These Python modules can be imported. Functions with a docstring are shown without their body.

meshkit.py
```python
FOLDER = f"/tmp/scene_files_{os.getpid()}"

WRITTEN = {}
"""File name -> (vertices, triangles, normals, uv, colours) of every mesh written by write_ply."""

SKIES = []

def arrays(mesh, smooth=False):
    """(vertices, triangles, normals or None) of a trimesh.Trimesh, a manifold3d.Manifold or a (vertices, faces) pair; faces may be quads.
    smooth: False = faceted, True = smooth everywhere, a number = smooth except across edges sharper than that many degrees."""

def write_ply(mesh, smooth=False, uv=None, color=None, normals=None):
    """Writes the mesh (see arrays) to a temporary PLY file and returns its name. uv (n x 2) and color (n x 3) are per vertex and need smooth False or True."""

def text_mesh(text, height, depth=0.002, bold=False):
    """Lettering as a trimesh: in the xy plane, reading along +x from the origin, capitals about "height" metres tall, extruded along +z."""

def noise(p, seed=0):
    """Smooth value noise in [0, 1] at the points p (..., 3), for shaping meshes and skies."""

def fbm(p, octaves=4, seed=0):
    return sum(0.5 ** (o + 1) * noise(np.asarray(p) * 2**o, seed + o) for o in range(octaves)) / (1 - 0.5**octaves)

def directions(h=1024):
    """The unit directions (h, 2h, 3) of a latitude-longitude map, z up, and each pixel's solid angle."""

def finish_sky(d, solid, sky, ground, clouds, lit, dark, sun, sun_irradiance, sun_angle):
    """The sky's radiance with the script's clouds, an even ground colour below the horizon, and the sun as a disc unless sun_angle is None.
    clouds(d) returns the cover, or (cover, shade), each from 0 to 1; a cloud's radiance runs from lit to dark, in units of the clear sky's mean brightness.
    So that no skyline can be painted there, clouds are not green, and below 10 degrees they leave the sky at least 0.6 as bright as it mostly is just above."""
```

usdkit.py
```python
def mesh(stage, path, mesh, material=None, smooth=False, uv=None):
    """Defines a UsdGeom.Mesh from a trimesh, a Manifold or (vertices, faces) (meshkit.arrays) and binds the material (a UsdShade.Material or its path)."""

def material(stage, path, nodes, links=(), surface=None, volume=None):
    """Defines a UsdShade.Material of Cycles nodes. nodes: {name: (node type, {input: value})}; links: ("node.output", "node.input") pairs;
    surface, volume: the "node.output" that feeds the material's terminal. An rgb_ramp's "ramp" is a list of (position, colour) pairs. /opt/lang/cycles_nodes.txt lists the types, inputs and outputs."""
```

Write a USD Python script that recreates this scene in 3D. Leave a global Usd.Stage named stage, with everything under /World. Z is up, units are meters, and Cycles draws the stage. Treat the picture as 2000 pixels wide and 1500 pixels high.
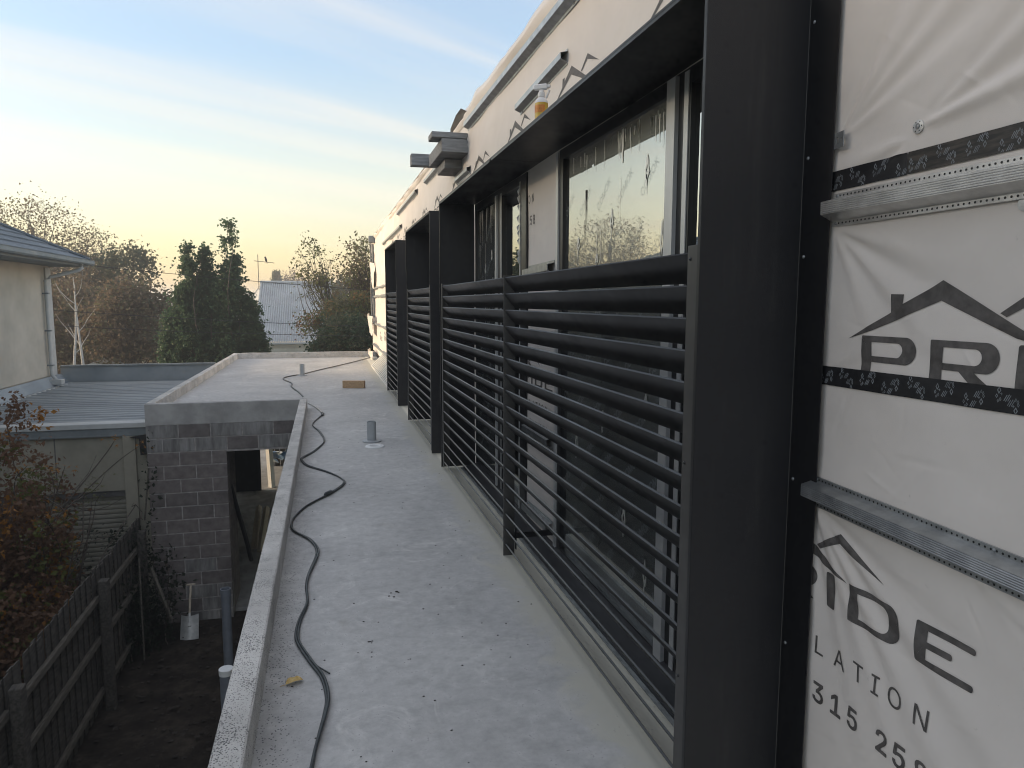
import math, random
import numpy as np, trimesh, shapely
from shapely import affinity
from shapely.geometry import Polygon, LineString, Point, box as sbox
import usdkit, meshkit
from pxr import Usd, UsdGeom, UsdLux, UsdShade, Gf, Sdf

stage = Usd.Stage.CreateInMemory()
UsdGeom.SetStageUpAxis(stage, 'Z')
UsdGeom.SetStageMetersPerUnit(stage, 1.0)
W = '/World'
UsdGeom.Xform.Define(stage, W)
UsdGeom.Scope.Define(stage, W + '/Looks')
rng = np.random.default_rng(7)

# ------------------------------------------------------------------ camera
YAW, PITCH, ROLL = 0.25475, 0.113896, 0.0019
fw = np.array([math.sin(YAW) * math.cos(PITCH), math.cos(YAW) * math.cos(PITCH), -math.sin(PITCH)])
rt = np.array([math.cos(YAW), -math.sin(YAW), 0.0]); up = np.cross(rt, fw)
cr, sr = math.cos(ROLL), math.sin(ROLL)
rt, up = cr * rt + sr * up, cr * up - sr * rt
cam = UsdGeom.Camera.Define(stage, W + '/camera')
m = np.eye(4); m[0, :3], m[1, :3], m[2, :3], m[3, :3] = rt, up, -fw, (0, 0, 1.6)
cam.AddTransformOp().Set(Gf.Matrix4d(m.tolist()))
cam.CreateHorizontalApertureAttr(36.0); cam.CreateVerticalApertureAttr(27.0)
cam.CreateFocalLengthAttr(25.2)
cam.CreateClippingRangeAttr(Gf.Vec2f(0.05, 5000))
cam.CreateExposureAttr(2.08)

# ------------------------------------------------------------------ sky and sun
SUN_AZ, SUN_EL = math.radians(-76), math.radians(6.0)
sun_dir = np.array([math.sin(SUN_AZ) * math.cos(SUN_EL), math.cos(SUN_AZ) * math.cos(SUN_EL), math.sin(SUN_EL)])
sky_mat = usdkit.material(stage, W + '/Looks/sky', {
    's': ('sky_texture', {'sky_type': 'single_scattering', 'sun_disc': False, 'sun_elevation': SUN_EL, 'sun_rotation': SUN_AZ,
                          'altitude': 60.0, 'air_density': 1.0, 'aerosol_density': 2.0, 'ozone_density': 1.4}),
    'tc': ('texture_coordinate', {}),
    'xyz': ('separate_xyz', {}),
    # cirrus: the view direction projected on a high plane, stretched along the streaks
    'zc': ('math', {'math_type': 'maximum', 'value2': 0.0}),
    'zp': ('math', {'math_type': 'add', 'value2': 0.10}),
    'px': ('math', {'math_type': 'divide'}), 'py': ('math', {'math_type': 'divide'}),
    'pv': ('combine_xyz', {'z': 0.0}),
    'map': ('mapping', {'mapping_type': 'point', 'rotation': (0, 0, math.radians(-27)), 'scale': (1, 1, 1)}),
    'str': ('mapping', {'mapping_type': 'point', 'scale': (0.20, 1.5, 1.0), 'location': (12.3, 9.1, 0)}),
    'n1': ('noise_texture', {'scale': 1.0, 'detail': 5.0, 'roughness': 0.55, 'distortion': 0.35}),
    'c1': ('map_range', {'range_type': 'smoothstep', 'from_min': 0.38, 'from_max': 0.76, 'to_min': 0.0, 'to_max': 0.55, 'clamp': True}),
    'veil': ('map_range', {'range_type': 'smoothstep', 'from_min': 0.0, 'from_max': 0.42, 'to_min': 0.5, 'to_max': 0.5, 'clamp': True}),
    'vc': ('rgb_ramp', {'ramp': [(0.0, (2.35, 1.65, 0.90)), (0.06, (2.48, 1.92, 1.14)), (0.16, (2.10, 1.96, 1.62)), (0.30, (1.22, 1.56, 2.06)), (0.5, (1.34, 1.58, 2.04)), (1.0, (1.98, 1.88, 2.02))]}),  # overhead end, out of view, warmed and brightened to light the shaded surfaces
    'm1': ('mix_color', {'blend_type': 'mix', 'use_clamp': False}),
    'm2': ('mix_color', {'blend_type': 'mix', 'b': (2.45, 2.15, 1.78)}),
    'fade': ('map_range', {'from_min': 0.03, 'from_max': 0.16, 'to_min': 0.0, 'to_max': 1.0, 'clamp': True}),
    'cf': ('math', {'math_type': 'multiply'}),
    'bg': ('background_shader', {'strength': 0.117}),
}, [('tc.generated', 'xyz.vector'), ('xyz.z', 'zc.value1'), ('zc.value', 'zp.value1'), ('xyz.x', 'px.value1'), ('zp.value', 'px.value2'),
    ('xyz.y', 'py.value1'), ('zp.value', 'py.value2'), ('px.value', 'pv.x'), ('py.value', 'pv.y'), ('pv.vector', 'map.vector'), ('map.vector', 'str.vector'),
    ('str.vector', 'n1.vector'), ('n1.fac', 'c1.value'), ('zc.value', 'veil.value'), ('zc.value', 'vc.fac'),
    ('veil.result', 'm1.fac'), ('s.color', 'm1.a'), ('vc.color', 'm1.b'),
    ('zc.value', 'fade.value'), ('fade.result', 'cf.value1'), ('c1.result', 'cf.value2'), ('cf.value', 'm2.fac'), ('m1.result', 'm2.a'),
    ('m2.result', 'bg.color')], surface='bg.background')
dome = UsdLux.DomeLight.Define(stage, W + '/sky')
dome.CreateIntensityAttr(1.0)
UsdShade.MaterialBindingAPI.Apply(dome.GetPrim()).Bind(sky_mat)
dome.GetPrim().SetCustomDataByKey('kind', 'structure')
sun = UsdLux.DistantLight.Define(stage, W + '/sun')
sun.CreateNormalizeAttr(True); sun.CreateIntensityAttr(0.34); sun.CreateAngleAttr(24.0)
sun.CreateColorAttr(Gf.Vec3f(1.0, 0.80, 0.58))
zz = sun_dir; xx = np.cross([0, 0, 1], zz); xx /= np.linalg.norm(xx); yy = np.cross(zz, xx)
m = np.eye(4); m[0, :3], m[1, :3], m[2, :3] = xx, yy, zz
sun.AddTransformOp().Set(Gf.Matrix4d(m.tolist()))

# ------------------------------------------------------------------ helpers
COUNT, LOC = {}, {}


class MB:
    """Collects shapes in world coordinates; one MB becomes one mesh."""
    def __init__(s):
        s.v, s.f, s.n = [], [], 0

    def add(s, v, f):
        v = np.asarray(v, float); f = np.asarray(f, int)
        s.v.append(v); s.f.append(f + s.n); s.n += len(v)
        return s

    def tm(s, t):
        return s.add(t.vertices, t.faces)

    def box(s, x0, x1, y0, y1, z0, z1, M=None):
        v = np.array([[x, y, z] for x in (x0, x1) for y in (y0, y1) for z in (z0, z1)], float)
        if M is not None:
            v = v @ M[:3, :3].T + M[:3, 3]
        f = [[0, 1, 3], [0, 3, 2], [4, 6, 7], [4, 7, 5], [0, 4, 5], [0, 5, 1], [2, 3, 7], [2, 7, 6], [0, 2, 6], [0, 6, 4], [1, 5, 7], [1, 7, 3]]
        return s.add(v, f)

    def cbox(s, x0, x1, y0, y1, z0, z1, c=0.004, M=None):
        """box with chamfered edges (hull)"""
        pts = []
        for x, sx in ((x0, 1), (x1, -1)):
            for y, sy in ((y0, 1), (y1, -1)):
                for z, sz in ((z0, 1), (z1, -1)):
                    pts += [(x + sx * c, y + sy * c, z), (x + sx * c, y, z + sz * c), (x, y + sy * c, z + sz * c)]
        h = trimesh.convex.convex_hull(np.array(pts))
        v = np.array(h.vertices)
        if M is not None:
            v = v @ M[:3, :3].T + M[:3, 3]
        return s.add(v, h.faces)

    def poly(s, pts):
        return s.add(pts, [[0, i, i + 1] for i in range(1, len(pts) - 1)])

    def tube(s, p, r, sides=8, caps=True):
        p = np.asarray(p, float); r = np.broadcast_to(r, (len(p),))
        t = np.gradient(p, axis=0); t /= np.linalg.norm(t, axis=1, keepdims=True) + 1e-12
        a = np.cross(t, np.where(np.abs(t[:, 2:]) < 0.9, [0, 0, 1.0], [1.0, 0, 0])); a /= np.linalg.norm(a, axis=1, keepdims=True) + 1e-12
        b = np.cross(t, a); an = np.arange(sides) * 2 * np.pi / sides
        v = (p[:, None] + r[:, None, None] * (np.cos(an)[None, :, None] * a[:, None] + np.sin(an)[None, :, None] * b[:, None])).reshape(-1, 3)
        f = []
        for i in range(len(p) - 1):
            for j in range(sides):
                k = (j + 1) % sides
                q = [i * sides + j, i * sides + k, (i + 1) * sides + k, (i + 1) * sides + j]
                f += [[q[0], q[1], q[2]], [q[0], q[2], q[3]]]
        if caps:
            n = len(v); v = np.vstack([v, p[:1], p[-1:]])
            e = (len(p) - 1) * sides
            for j in range(sides):
                k = (j + 1) % sides
                f += [[n, k, j], [n + 1, e + j, e + k]]
        return s.add(v, f)

    def extr(s, pts2, axis, a0, a1):
        """closed 2-D outline pushed along an axis; 2-D coordinates are the other two axes in order"""
        g = Polygon(pts2) if not hasattr(pts2, 'exterior') else pts2
        t = trimesh.creation.extrude_polygon(g, a1 - a0, engine='earcut')
        v = np.array(t.vertices); o = np.zeros_like(v)
        i = [k for k in range(3) if k != axis]
        o[:, i[0]], o[:, i[1]], o[:, axis] = v[:, 0], v[:, 1], v[:, 2] + a0
        return s.add(o, t.faces[:, ::-1] if axis == 1 else t.faces)

    def lathe(s, prof, c, sides=16):
        an = np.arange(sides) * 2 * np.pi / sides
        v = np.array([[c[0] + r * math.cos(a), c[1] + r * math.sin(a), c[2] + z] for r, z in prof for a in an]); f = []
        for i in range(len(prof) - 1):
            for j in range(sides):
                k = (j + 1) % sides
                q = [i * sides + j, i * sides + k, (i + 1) * sides + k, (i + 1) * sides + j]
                f += [[q[0], q[1], q[2]], [q[0], q[2], q[3]]]
        return s.add(v, f)

    def mesh(s):
        return np.vstack(s.v), np.vstack(s.f)


def numbered(parent, name):
    k = parent + '/' + name
    n = COUNT.get(k, -1) + 1; COUNT[k] = n
    return k if n == 0 else f'{k}_{n:03d}'


def tag(p, label=None, cat=None, group=None, kind=None):
    for k, v in (('label', label), ('category', cat), ('group', group), ('kind', kind)):
        if v:
            p.SetCustomDataByKey(k, v)
    return p


def thing(name, label, cat, loc=(0, 0, 0), group=None, kind=None):
    path = numbered(W, name)
    x = UsdGeom.Xform.Define(stage, path); x.AddTranslateOp().Set(Gf.Vec3d(*map(float, loc)))
    LOC[path] = np.array(loc, float)
    tag(x.GetPrim(), label, cat, group, kind)
    return path


def put(parent, name, mb, mat, smooth=False, label=None, kind=None, uv=None):
    """One mesh prim. World coordinates in; stored relative to its thing's base."""
    path = numbered(parent, name)
    base = LOC.get(parent, np.zeros(3)); LOC[path] = base
    v, f = mb.mesh() if isinstance(mb, MB) else mb
    v = np.asarray(v) - base
    if smooth is False:
        t = (v, np.asarray(f))
    else:
        t = trimesh.Trimesh(v, np.asarray(f), process=True)
    g = usdkit.mesh(stage, path, t, mat, smooth=smooth)
    tag(g.GetPrim(), label, None, None, kind)
    return path


def single(name, mb, mat, label=None, cat=None, smooth=False, group=None, kind=None):
    p = put(W, name, mb, mat, smooth)
    tag(stage.GetPrimAtPath(p), label, cat, group, kind)
    return p


def copy_of(src, loc, rotz, label, cat, group):
    path = numbered(W, src.split('/')[-1].rstrip('0123456789').rstrip('_'))
    x = UsdGeom.Xform.Define(stage, path)
    x.GetPrim().GetReferences().AddInternalReference(src); x.GetPrim().SetInstanceable(True)
    x.ClearXformOpOrder(); x.AddTranslateOp().Set(Gf.Vec3d(*map(float, loc))); x.AddRotateZOp().Set(float(rotz))
    tag(x.GetPrim(), label, cat, group)
    return path


# ------------------------------------------------------------------ materials
M = {}


def mat(name, c, rough=0.6, var=0.12, scale=6.0, detail=5.0, c2=None, metallic=0.0, bump=0.0, bscale=60.0, stretch=(1, 1, 1), spec=0.5, lo=0.35, hi=0.65, bdetail=3.0):
    c = np.array(c, float); a = c * (1 - var); b = np.array(c2, float) if c2 is not None else c * (1 + var)
    n = {'g': ('geometry', {}), 'm': ('mapping', {'mapping_type': 'point', 'scale': stretch}),
         'n': ('noise_texture', {'scale': scale, 'detail': detail, 'roughness': 0.6}),
         'r': ('rgb_ramp', {'ramp': [(lo, a), (hi, b)]}),
         'p': ('principled_bsdf', {'roughness': rough, 'metallic': metallic, 'specular_ior_level': spec})}
    l = [('g.position', 'm.vector'), ('m.vector', 'n.vector'), ('n.fac', 'r.fac'), ('r.color', 'p.base_color')]
    if bump:
        n['bn'] = ('noise_texture', {'scale': bscale, 'detail': bdetail, 'roughness': 0.6}); n['b'] = ('bump', {'strength': 0.6, 'distance': bump})
        l += [('m.vector', 'bn.vector'), ('bn.fac', 'b.height'), ('b.normal', 'p.normal')]
    M[name] = usdkit.material(stage, f'{W}/Looks/{name}', n, l, surface='p.BSDF')
    return M[name]


def coat(name, c, r0, r1, bd, bs):
    M[name] = usdkit.material(stage, f'{W}/Looks/{name}', {
        'g': ('geometry', {}), 'n': ('noise_texture', {'scale': 2.6, 'detail': 6.0, 'roughness': 0.62, 'distortion': 0.4}), 'm': ('mapping', {'mapping_type': 'point', 'scale': (9.0, 9.0, 0.8)}),
        'n2': ('noise_texture', {'scale': 1.0, 'detail': 5.0, 'roughness': 0.7}), 'rr': ('map_range', {'from_min': 0.3, 'from_max': 0.7, 'to_min': r0, 'to_max': r1, 'clamp': True}),
        'du': ('map_range', {'range_type': 'smoothstep', 'from_min': 0.52, 'from_max': 0.80, 'to_min': 0.0, 'to_max': 0.07, 'clamp': True}), 'c': ('mix_color', {'a': c, 'b': (0.26, 0.24, 0.22)}),
        'bn': ('noise_texture', {'scale': bs, 'detail': 2.0}), 'b': ('bump', {'strength': 0.6, 'distance': bd}), 'p': ('principled_bsdf', {'specular_ior_level': 0.42}),
    }, [('g.position', 'n.vector'), ('g.position', 'm.vector'), ('m.vector', 'n2.vector'), ('n.fac', 'rr.value'), ('rr.result', 'p.roughness'), ('n2.fac', 'du.value'), ('du.result', 'c.fac'), ('c.result', 'p.base_color'),
        ('g.position', 'bn.vector'), ('bn.fac', 'b.height'), ('b.normal', 'p.normal')], surface='p.BSDF')


def leafmat(name, ramp, rough=0.55, trans=0.45):
    n = {'g': ('geometry', {}), 'r': ('rgb_ramp', {'ramp': [(i / (len(ramp) - 1), c) for i, c in enumerate(ramp)]}),
         'p': ('principled_bsdf', {'roughness': rough, 'specular_ior_level': 0.35}), 't': ('translucent_bsdf', {}), 'x': ('mix_closure', {'fac': trans})}
    l = [('g.random_per_island', 'r.fac'), ('r.color', 'p.base_color'), ('r.color', 't.color'), ('p.BSDF', 'x.closure1'), ('t.BSDF', 'x.closure2')]
    M[name] = usdkit.material(stage, f'{W}/Looks/{name}', n, l, surface='x.closure')


coat('powder_coat', (0.0105, 0.0106, 0.0120), 0.34, 0.50, 0.0012, 420)
coat('powder_louvre', (0.0165, 0.0165, 0.0175), 0.30, 0.46, 0.0002, 700)

# poured concrete: cloudy patches, pale scuffs, pits; a sandier unfinished margin, painted paler behind the louvres to offset their shade, along the wall (x > 0.9)
M['deck'] = usdkit.material(stage, W + '/Looks/deck_concrete', {
    'g': ('geometry', {}), 'xyz': ('separate_xyz', {}),
    'n1': ('noise_texture', {'scale': 0.9, 'detail': 7.0, 'roughness': 0.62, 'distortion': 0.6}),
    'n2': ('noise_texture', {'scale': 14.0, 'detail': 7.0, 'roughness': 0.72}),
    'n3': ('noise_texture', {'scale': 3.1, 'detail': 8.0, 'roughness': 0.72, 'distortion': 1.1}),
    'n4': ('noise_texture', {'scale': 220.0, 'detail': 2.0}),
    'r1': ('rgb_ramp', {'ramp': [(0.30, (0.36, 0.357, 0.345)), (0.45, (0.425, 0.42, 0.408)), (0.56, (0.46, 0.455, 0.44)), (0.70, (0.52, 0.515, 0.495))]}),
    'r2': ('rgb_ramp', {'ramp': [(0.32, (0.80, 0.80, 0.80)), (0.68, (1.12, 1.12, 1.12))]}),
    'mu': ('mix_color', {'blend_type': 'multiply', 'fac': 1.0, 'use_clamp': False}),
    'r3': ('map_range', {'range_type': 'smoothstep', 'from_min': 0.53, 'from_max': 0.70, 'to_min': 0.0, 'to_max': 0.62, 'clamp': True}),
    'm3': ('mix_color', {'blend_type': 'mix', 'b': (0.64, 0.63, 0.60)}),
    'wob': ('math', {'math_type': 'multiply_add', 'value2': 0.55, 'value3': -0.27}),
    'xs': ('math', {'math_type': 'add'}),
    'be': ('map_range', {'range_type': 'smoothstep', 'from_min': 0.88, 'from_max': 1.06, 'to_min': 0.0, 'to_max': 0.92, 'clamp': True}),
    'le': ('map_range', {'from_min': 1.085, 'from_max': 1.118, 'to_min': 0.0, 'to_max': 1.0, 'clamp': True}),  # ledge mask: lighter colour making up for light lost behind the louvres
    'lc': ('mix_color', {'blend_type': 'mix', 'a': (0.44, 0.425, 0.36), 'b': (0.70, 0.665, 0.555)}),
    'mb': ('mix_color', {'blend_type': 'mix'}),
    'st': ('map_range', {'range_type': 'smoothstep', 'from_min': 0.60, 'from_max': 0.78, 'to_min': 0.0, 'to_max': 0.36, 'clamp': True}),
    'n5': ('noise_texture', {'scale': 2.3, 'detail': 4.0, 'roughness': 0.6, 'distortion': 0.8}),
    'ms': ('mix_color', {'blend_type': 'mix', 'b': (0.27, 0.24, 0.20)}),
    'v': ('voronoi_texture', {'scale': 75.0, 'randomness': 1.0}),
    'vm': ('map_range', {'from_min': 0.20, 'from_max': 0.30, 'to_min': 1.0, 'to_max': 0.0, 'clamp': True}),
    'pe': ('map_range', {'range_type': 'smoothstep', 'from_min': -0.23, 'from_max': -0.08, 'to_min': 1.0, 'to_max': 0.0, 'clamp': True}),
    'pn': ('map_range', {'range_type': 'smoothstep', 'from_min': 0.52, 'from_max': 0.66, 'to_min': 0.0, 'to_max': 1.0, 'clamp': True}),
    'pa': ('math', {'math_type': 'maximum'}), 'pm': ('math', {'math_type': 'multiply'}), 'pp': ('math', {'math_type': 'multiply', 'value2': 0.7}),
    'mp': ('mix_color', {'blend_type': 'mix', 'b': (0.12, 0.12, 0.125)}),
    'h': ('math', {'math_type': 'multiply_add', 'value2': -1.2}),
    'b': ('bump', {'strength': 0.35, 'distance': 0.002}),
    'p': ('principled_bsdf', {'roughness': 0.75, 'specular_ior_level': 0.4}),
}, [('g.position', 'n1.vector'), ('g.position', 'n2.vector'), ('g.position', 'n3.vector'), ('g.position', 'n4.vector'), ('g.position', 'n5.vector'), ('g.position', 'v.vector'), ('g.position', 'xyz.vector'),
    ('n1.fac', 'r1.fac'), ('n2.fac', 'r2.fac'), ('r1.color', 'mu.a'), ('r2.color', 'mu.b'), ('n3.fac', 'r3.value'), ('r3.result', 'm3.fac'), ('mu.result', 'm3.a'),
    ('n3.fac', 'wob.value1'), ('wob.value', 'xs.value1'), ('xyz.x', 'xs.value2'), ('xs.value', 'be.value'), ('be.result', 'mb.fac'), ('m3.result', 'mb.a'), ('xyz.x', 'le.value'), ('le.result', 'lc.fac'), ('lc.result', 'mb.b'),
    ('n5.fac', 'st.value'), ('st.result', 'ms.fac'), ('mb.result', 'ms.a'),
    ('v.distance', 'vm.value'), ('xyz.x', 'pe.value'), ('n2.fac', 'pn.value'), ('pe.result', 'pa.value1'), ('pn.result', 'pp.value1'), ('pp.value', 'pa.value2'), ('vm.result', 'pm.value1'), ('pa.value', 'pm.value2'),
    ('pm.value', 'mp.fac'), ('ms.result', 'mp.a'), ('mp.result', 'p.base_color'), ('pm.value', 'h.value1'), ('n4.fac', 'h.value3'), ('h.value', 'b.height'), ('b.normal', 'p.normal')], surface='p.BSDF')


def pitted(name, base, pit, density, rough=0.75):
    M[name] = usdkit.material(stage, f'{W}/Looks/{name}', {
        'g': ('geometry', {}),
        'n1': ('noise_texture', {'scale': 2.2, 'detail': 6.0, 'roughness': 0.65}),
        'r1': ('rgb_ramp', {'ramp': [(0.3, np.array(base) * 0.72), (0.7, np.array(base) * 1.2)]}),
        'v': ('voronoi_texture', {'scale': 125.0}), 'n2': ('noise_texture', {'scale': 6.0, 'detail': 6.0, 'roughness': 0.7}),
        'th': ('map_range', {'from_min': 0.35, 'from_max': 0.68, 'to_min': 0.14, 'to_max': density, 'clamp': True}),
        'su': ('math', {'math_type': 'subtract'}), 'vm': ('map_range', {'from_min': -0.05, 'from_max': 0.03, 'to_min': 0.0, 'to_max': 1.0, 'clamp': True}),
        'mp': ('mix_color', {'blend_type': 'mix', 'b': pit}), 'n4': ('noise_texture', {'scale': 160.0, 'detail': 2.0}),
        'h': ('math', {'math_type': 'multiply_add', 'value2': -1.5}), 'b': ('bump', {'strength': 0.6, 'distance': 0.004}),
        'p': ('principled_bsdf', {'roughness': rough, 'specular_ior_level': 0.35}),
    }, [('g.position', x + '.vector') for x in ('n1', 'v', 'n2', 'n4')] + [('n1.fac', 'r1.fac'), ('n2.fac', 'th.value'), ('th.result', 'su.value1'), ('v.distance', 'su.value2'), ('su.value', 'vm.value'),
        ('vm.result', 'mp.fac'), ('r1.color', 'mp.a'), ('mp.result', 'p.base_color'), ('vm.result', 'h.value1'), ('n4.fac', 'h.value3'), ('h.value', 'b.height'), ('b.normal', 'p.normal')], surface='p.BSDF')


pitted('parapet_concrete', (0.53, 0.515, 0.485), (0.12, 0.118, 0.115), 0.47)
mat('band_concrete', (0.29, 0.285, 0.27), 0.8, c2=(0.38, 0.372, 0.355), scale=3.5, bump=0.004, bscale=40)
mat('block', (0.13, 0.112, 0.104), 0.9, c2=(0.19, 0.166, 0.155), scale=9, bump=0.004, bscale=130)
mat('block_dark', (0.108, 0.094, 0.088), 0.9, c2=(0.165, 0.145, 0.136), scale=7, bump=0.004, bscale=130)
mat('block_stained', (0.135, 0.128, 0.12), 0.9, c2=(0.27, 0.262, 0.25), scale=5, stretch=(2.5, 2.5, 0.5), bump=0.004, bscale=130)
mat('mortar', (0.27, 0.25, 0.235), 0.95, c2=(0.38, 0.355, 0.335), scale=14, bump=0.004, bscale=90)
mat('powder_edge', (0.05, 0.048, 0.045), 0.45, var=0.15, scale=12, bump=0.0003, bscale=700)
mat('galv', (0.36, 0.375, 0.38), 0.40, c2=(0.46, 0.475, 0.48), scale=16, metallic=0.85, bump=0.0003, bscale=500)
mat('galv_dull', (0.26, 0.275, 0.28), 0.5, c2=(0.34, 0.355, 0.36), scale=14, metallic=0.6)
mat('galv_bright', (0.60, 0.59, 0.57), 0.36, c2=(0.70, 0.69, 0.665), scale=16, metallic=0.7, bump=0.0003, bscale=500)
mat('aluminium', (0.62, 0.62, 0.60), 0.40, var=0.04, scale=5, metallic=0.35)
mat('frame_black', (0.012, 0.012, 0.013), 0.38, var=0.1)
mat('tape', (0.018, 0.018, 0.020), 0.34, var=0.2, scale=8, bump=0.0012, bscale=22, stretch=(1, 0.35, 2.5))
mat('tape_dusty', (0.020, 0.019, 0.018), 0.5, c2=(0.085, 0.072, 0.058), scale=10, stretch=(1, 1.2, 9), lo=0.42, hi=0.72)
mat('tape_print', (0.22, 0.24, 0.255), 0.6, var=0.35, scale=40)
mat('ink', (0.070, 0.064, 0.060), 0.6, c2=(0.125, 0.115, 0.108), scale=25, bump=0.0002, bscale=800)
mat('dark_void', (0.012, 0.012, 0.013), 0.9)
mat('bottle_label', (0.55, 0.20, 0.03), 0.5, var=0.25, scale=40)
mat('soil', (0.020, 0.016, 0.013), 0.95, c2=(0.048, 0.039, 0.031), scale=3.0, bump=0.02, bscale=12)
mat('far_ground', (0.035, 0.045, 0.022), 0.95, c2=(0.08, 0.075, 0.05), scale=0.25)
mat('old_timber', (0.032, 0.028, 0.024), 0.85, c2=(0.085, 0.076, 0.064), scale=7, stretch=(6, 1, 6), bump=0.003, bscale=30)
mat('old_rail', (0.065, 0.057, 0.047), 0.85, c2=(0.13, 0.118, 0.095), scale=8, stretch=(7, 1, 7), bump=0.003, bscale=30)
mat('pale_timber', (0.36, 0.31, 0.24), 0.7, c2=(0.48, 0.42, 0.33), scale=6, stretch=(8, 8, 1))
mat('grey_timber', (0.19, 0.195, 0.20), 0.75, c2=(0.27, 0.275, 0.275), scale=6, stretch=(1, 8, 8), bump=0.001, bscale=60)
mat('pine', (0.40, 0.25, 0.13), 0.6, c2=(0.56, 0.38, 0.22), scale=9, stretch=(1.5, 8, 10))
mat('pine_end', (0.26, 0.15, 0.08), 0.8, c2=(0.36, 0.22, 0.12), scale=30)
mat('render_wall', (0.42, 0.395, 0.335), 0.9, c2=(0.48, 0.45, 0.385), scale=1.2, bump=0.004, bscale=45)
mat('garage_wall', (0.25, 0.235, 0.185), 0.9, c2=(0.30, 0.28, 0.225), scale=1.5, bump=0.003, bscale=45)
mat('roller', (0.21, 0.20, 0.155), 0.6, c2=(0.26, 0.245, 0.20), scale=2)
mat('roof_blue', (0.26, 0.28, 0.29), 0.5, c2=(0.33, 0.35, 0.355), scale=1.2, metallic=0.25, stretch=(0.3, 2, 1))
mat('roof_flash', (0.22, 0.25, 0.27), 0.5, c2=(0.28, 0.31, 0.33), scale=1.0, metallic=0.2)
mat('roof_slate', (0.055, 0.07, 0.085), 0.75, c2=(0.085, 0.10, 0.118), scale=2)
mat('trim_grey', (0.145, 0.165, 0.17), 0.6, c2=(0.185, 0.205, 0.21), scale=2)
mat('trim_pale', (0.40, 0.41, 0.40), 0.6, var=0.08, scale=4)
mat('corrugated', (0.42, 0.43, 0.43), 0.6, c2=(0.50, 0.51, 0.505), scale=0.7)
mat('weatherboard', (0.72, 0.69, 0.61), 0.7, var=0.07, scale=2)
mat('shed_board', (0.38, 0.36, 0.28), 0.7, var=0.07, scale=2)
mat('pvc_grey', (0.35, 0.37, 0.38), 0.45, var=0.06, scale=9)
mat('pvc_dark', (0.15, 0.165, 0.19), 0.5, var=0.1, scale=9)
mat('pvc_white', (0.66, 0.67, 0.66), 0.4, var=0.05, scale=9)
mat('cord_black', (0.022, 0.027, 0.028), 0.45, var=0.3, scale=20)
mat('cord_pale', (0.42, 0.40, 0.37), 0.5, var=0.1, scale=20)
mat('bark', (0.055, 0.043, 0.034), 0.9, c2=(0.10, 0.082, 0.066), scale=4, stretch=(3, 3, 0.6))
mat('bark_far', (0.11, 0.095, 0.085), 0.9, var=0.2)
mat('birch', (0.30, 0.28, 0.26), 0.8, c2=(0.48, 0.46, 0.43), scale=3, stretch=(1, 1, 5), lo=0.3, hi=0.5)
mat('steel_shovel', (0.42, 0.43, 0.42), 0.5, c2=(0.55, 0.55, 0.53), scale=9, metallic=0.3)
mat('bottle_white', (0.72, 0.72, 0.72), 0.4, var=0.03)
mat('bottle_yellow', (0.55, 0.34, 0.03), 0.35, c2=(0.66, 0.46, 0.08), scale=18)
mat('leaf_yellow', (0.46, 0.29, 0.07), 0.6, c2=(0.60, 0.44, 0.17), scale=60)
mat('debris', (0.03, 0.025, 0.02), 0.8, var=0.2)
mat('white_slat', (0.66, 0.64, 0.58), 0.6, var=0.06, scale=4)
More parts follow.
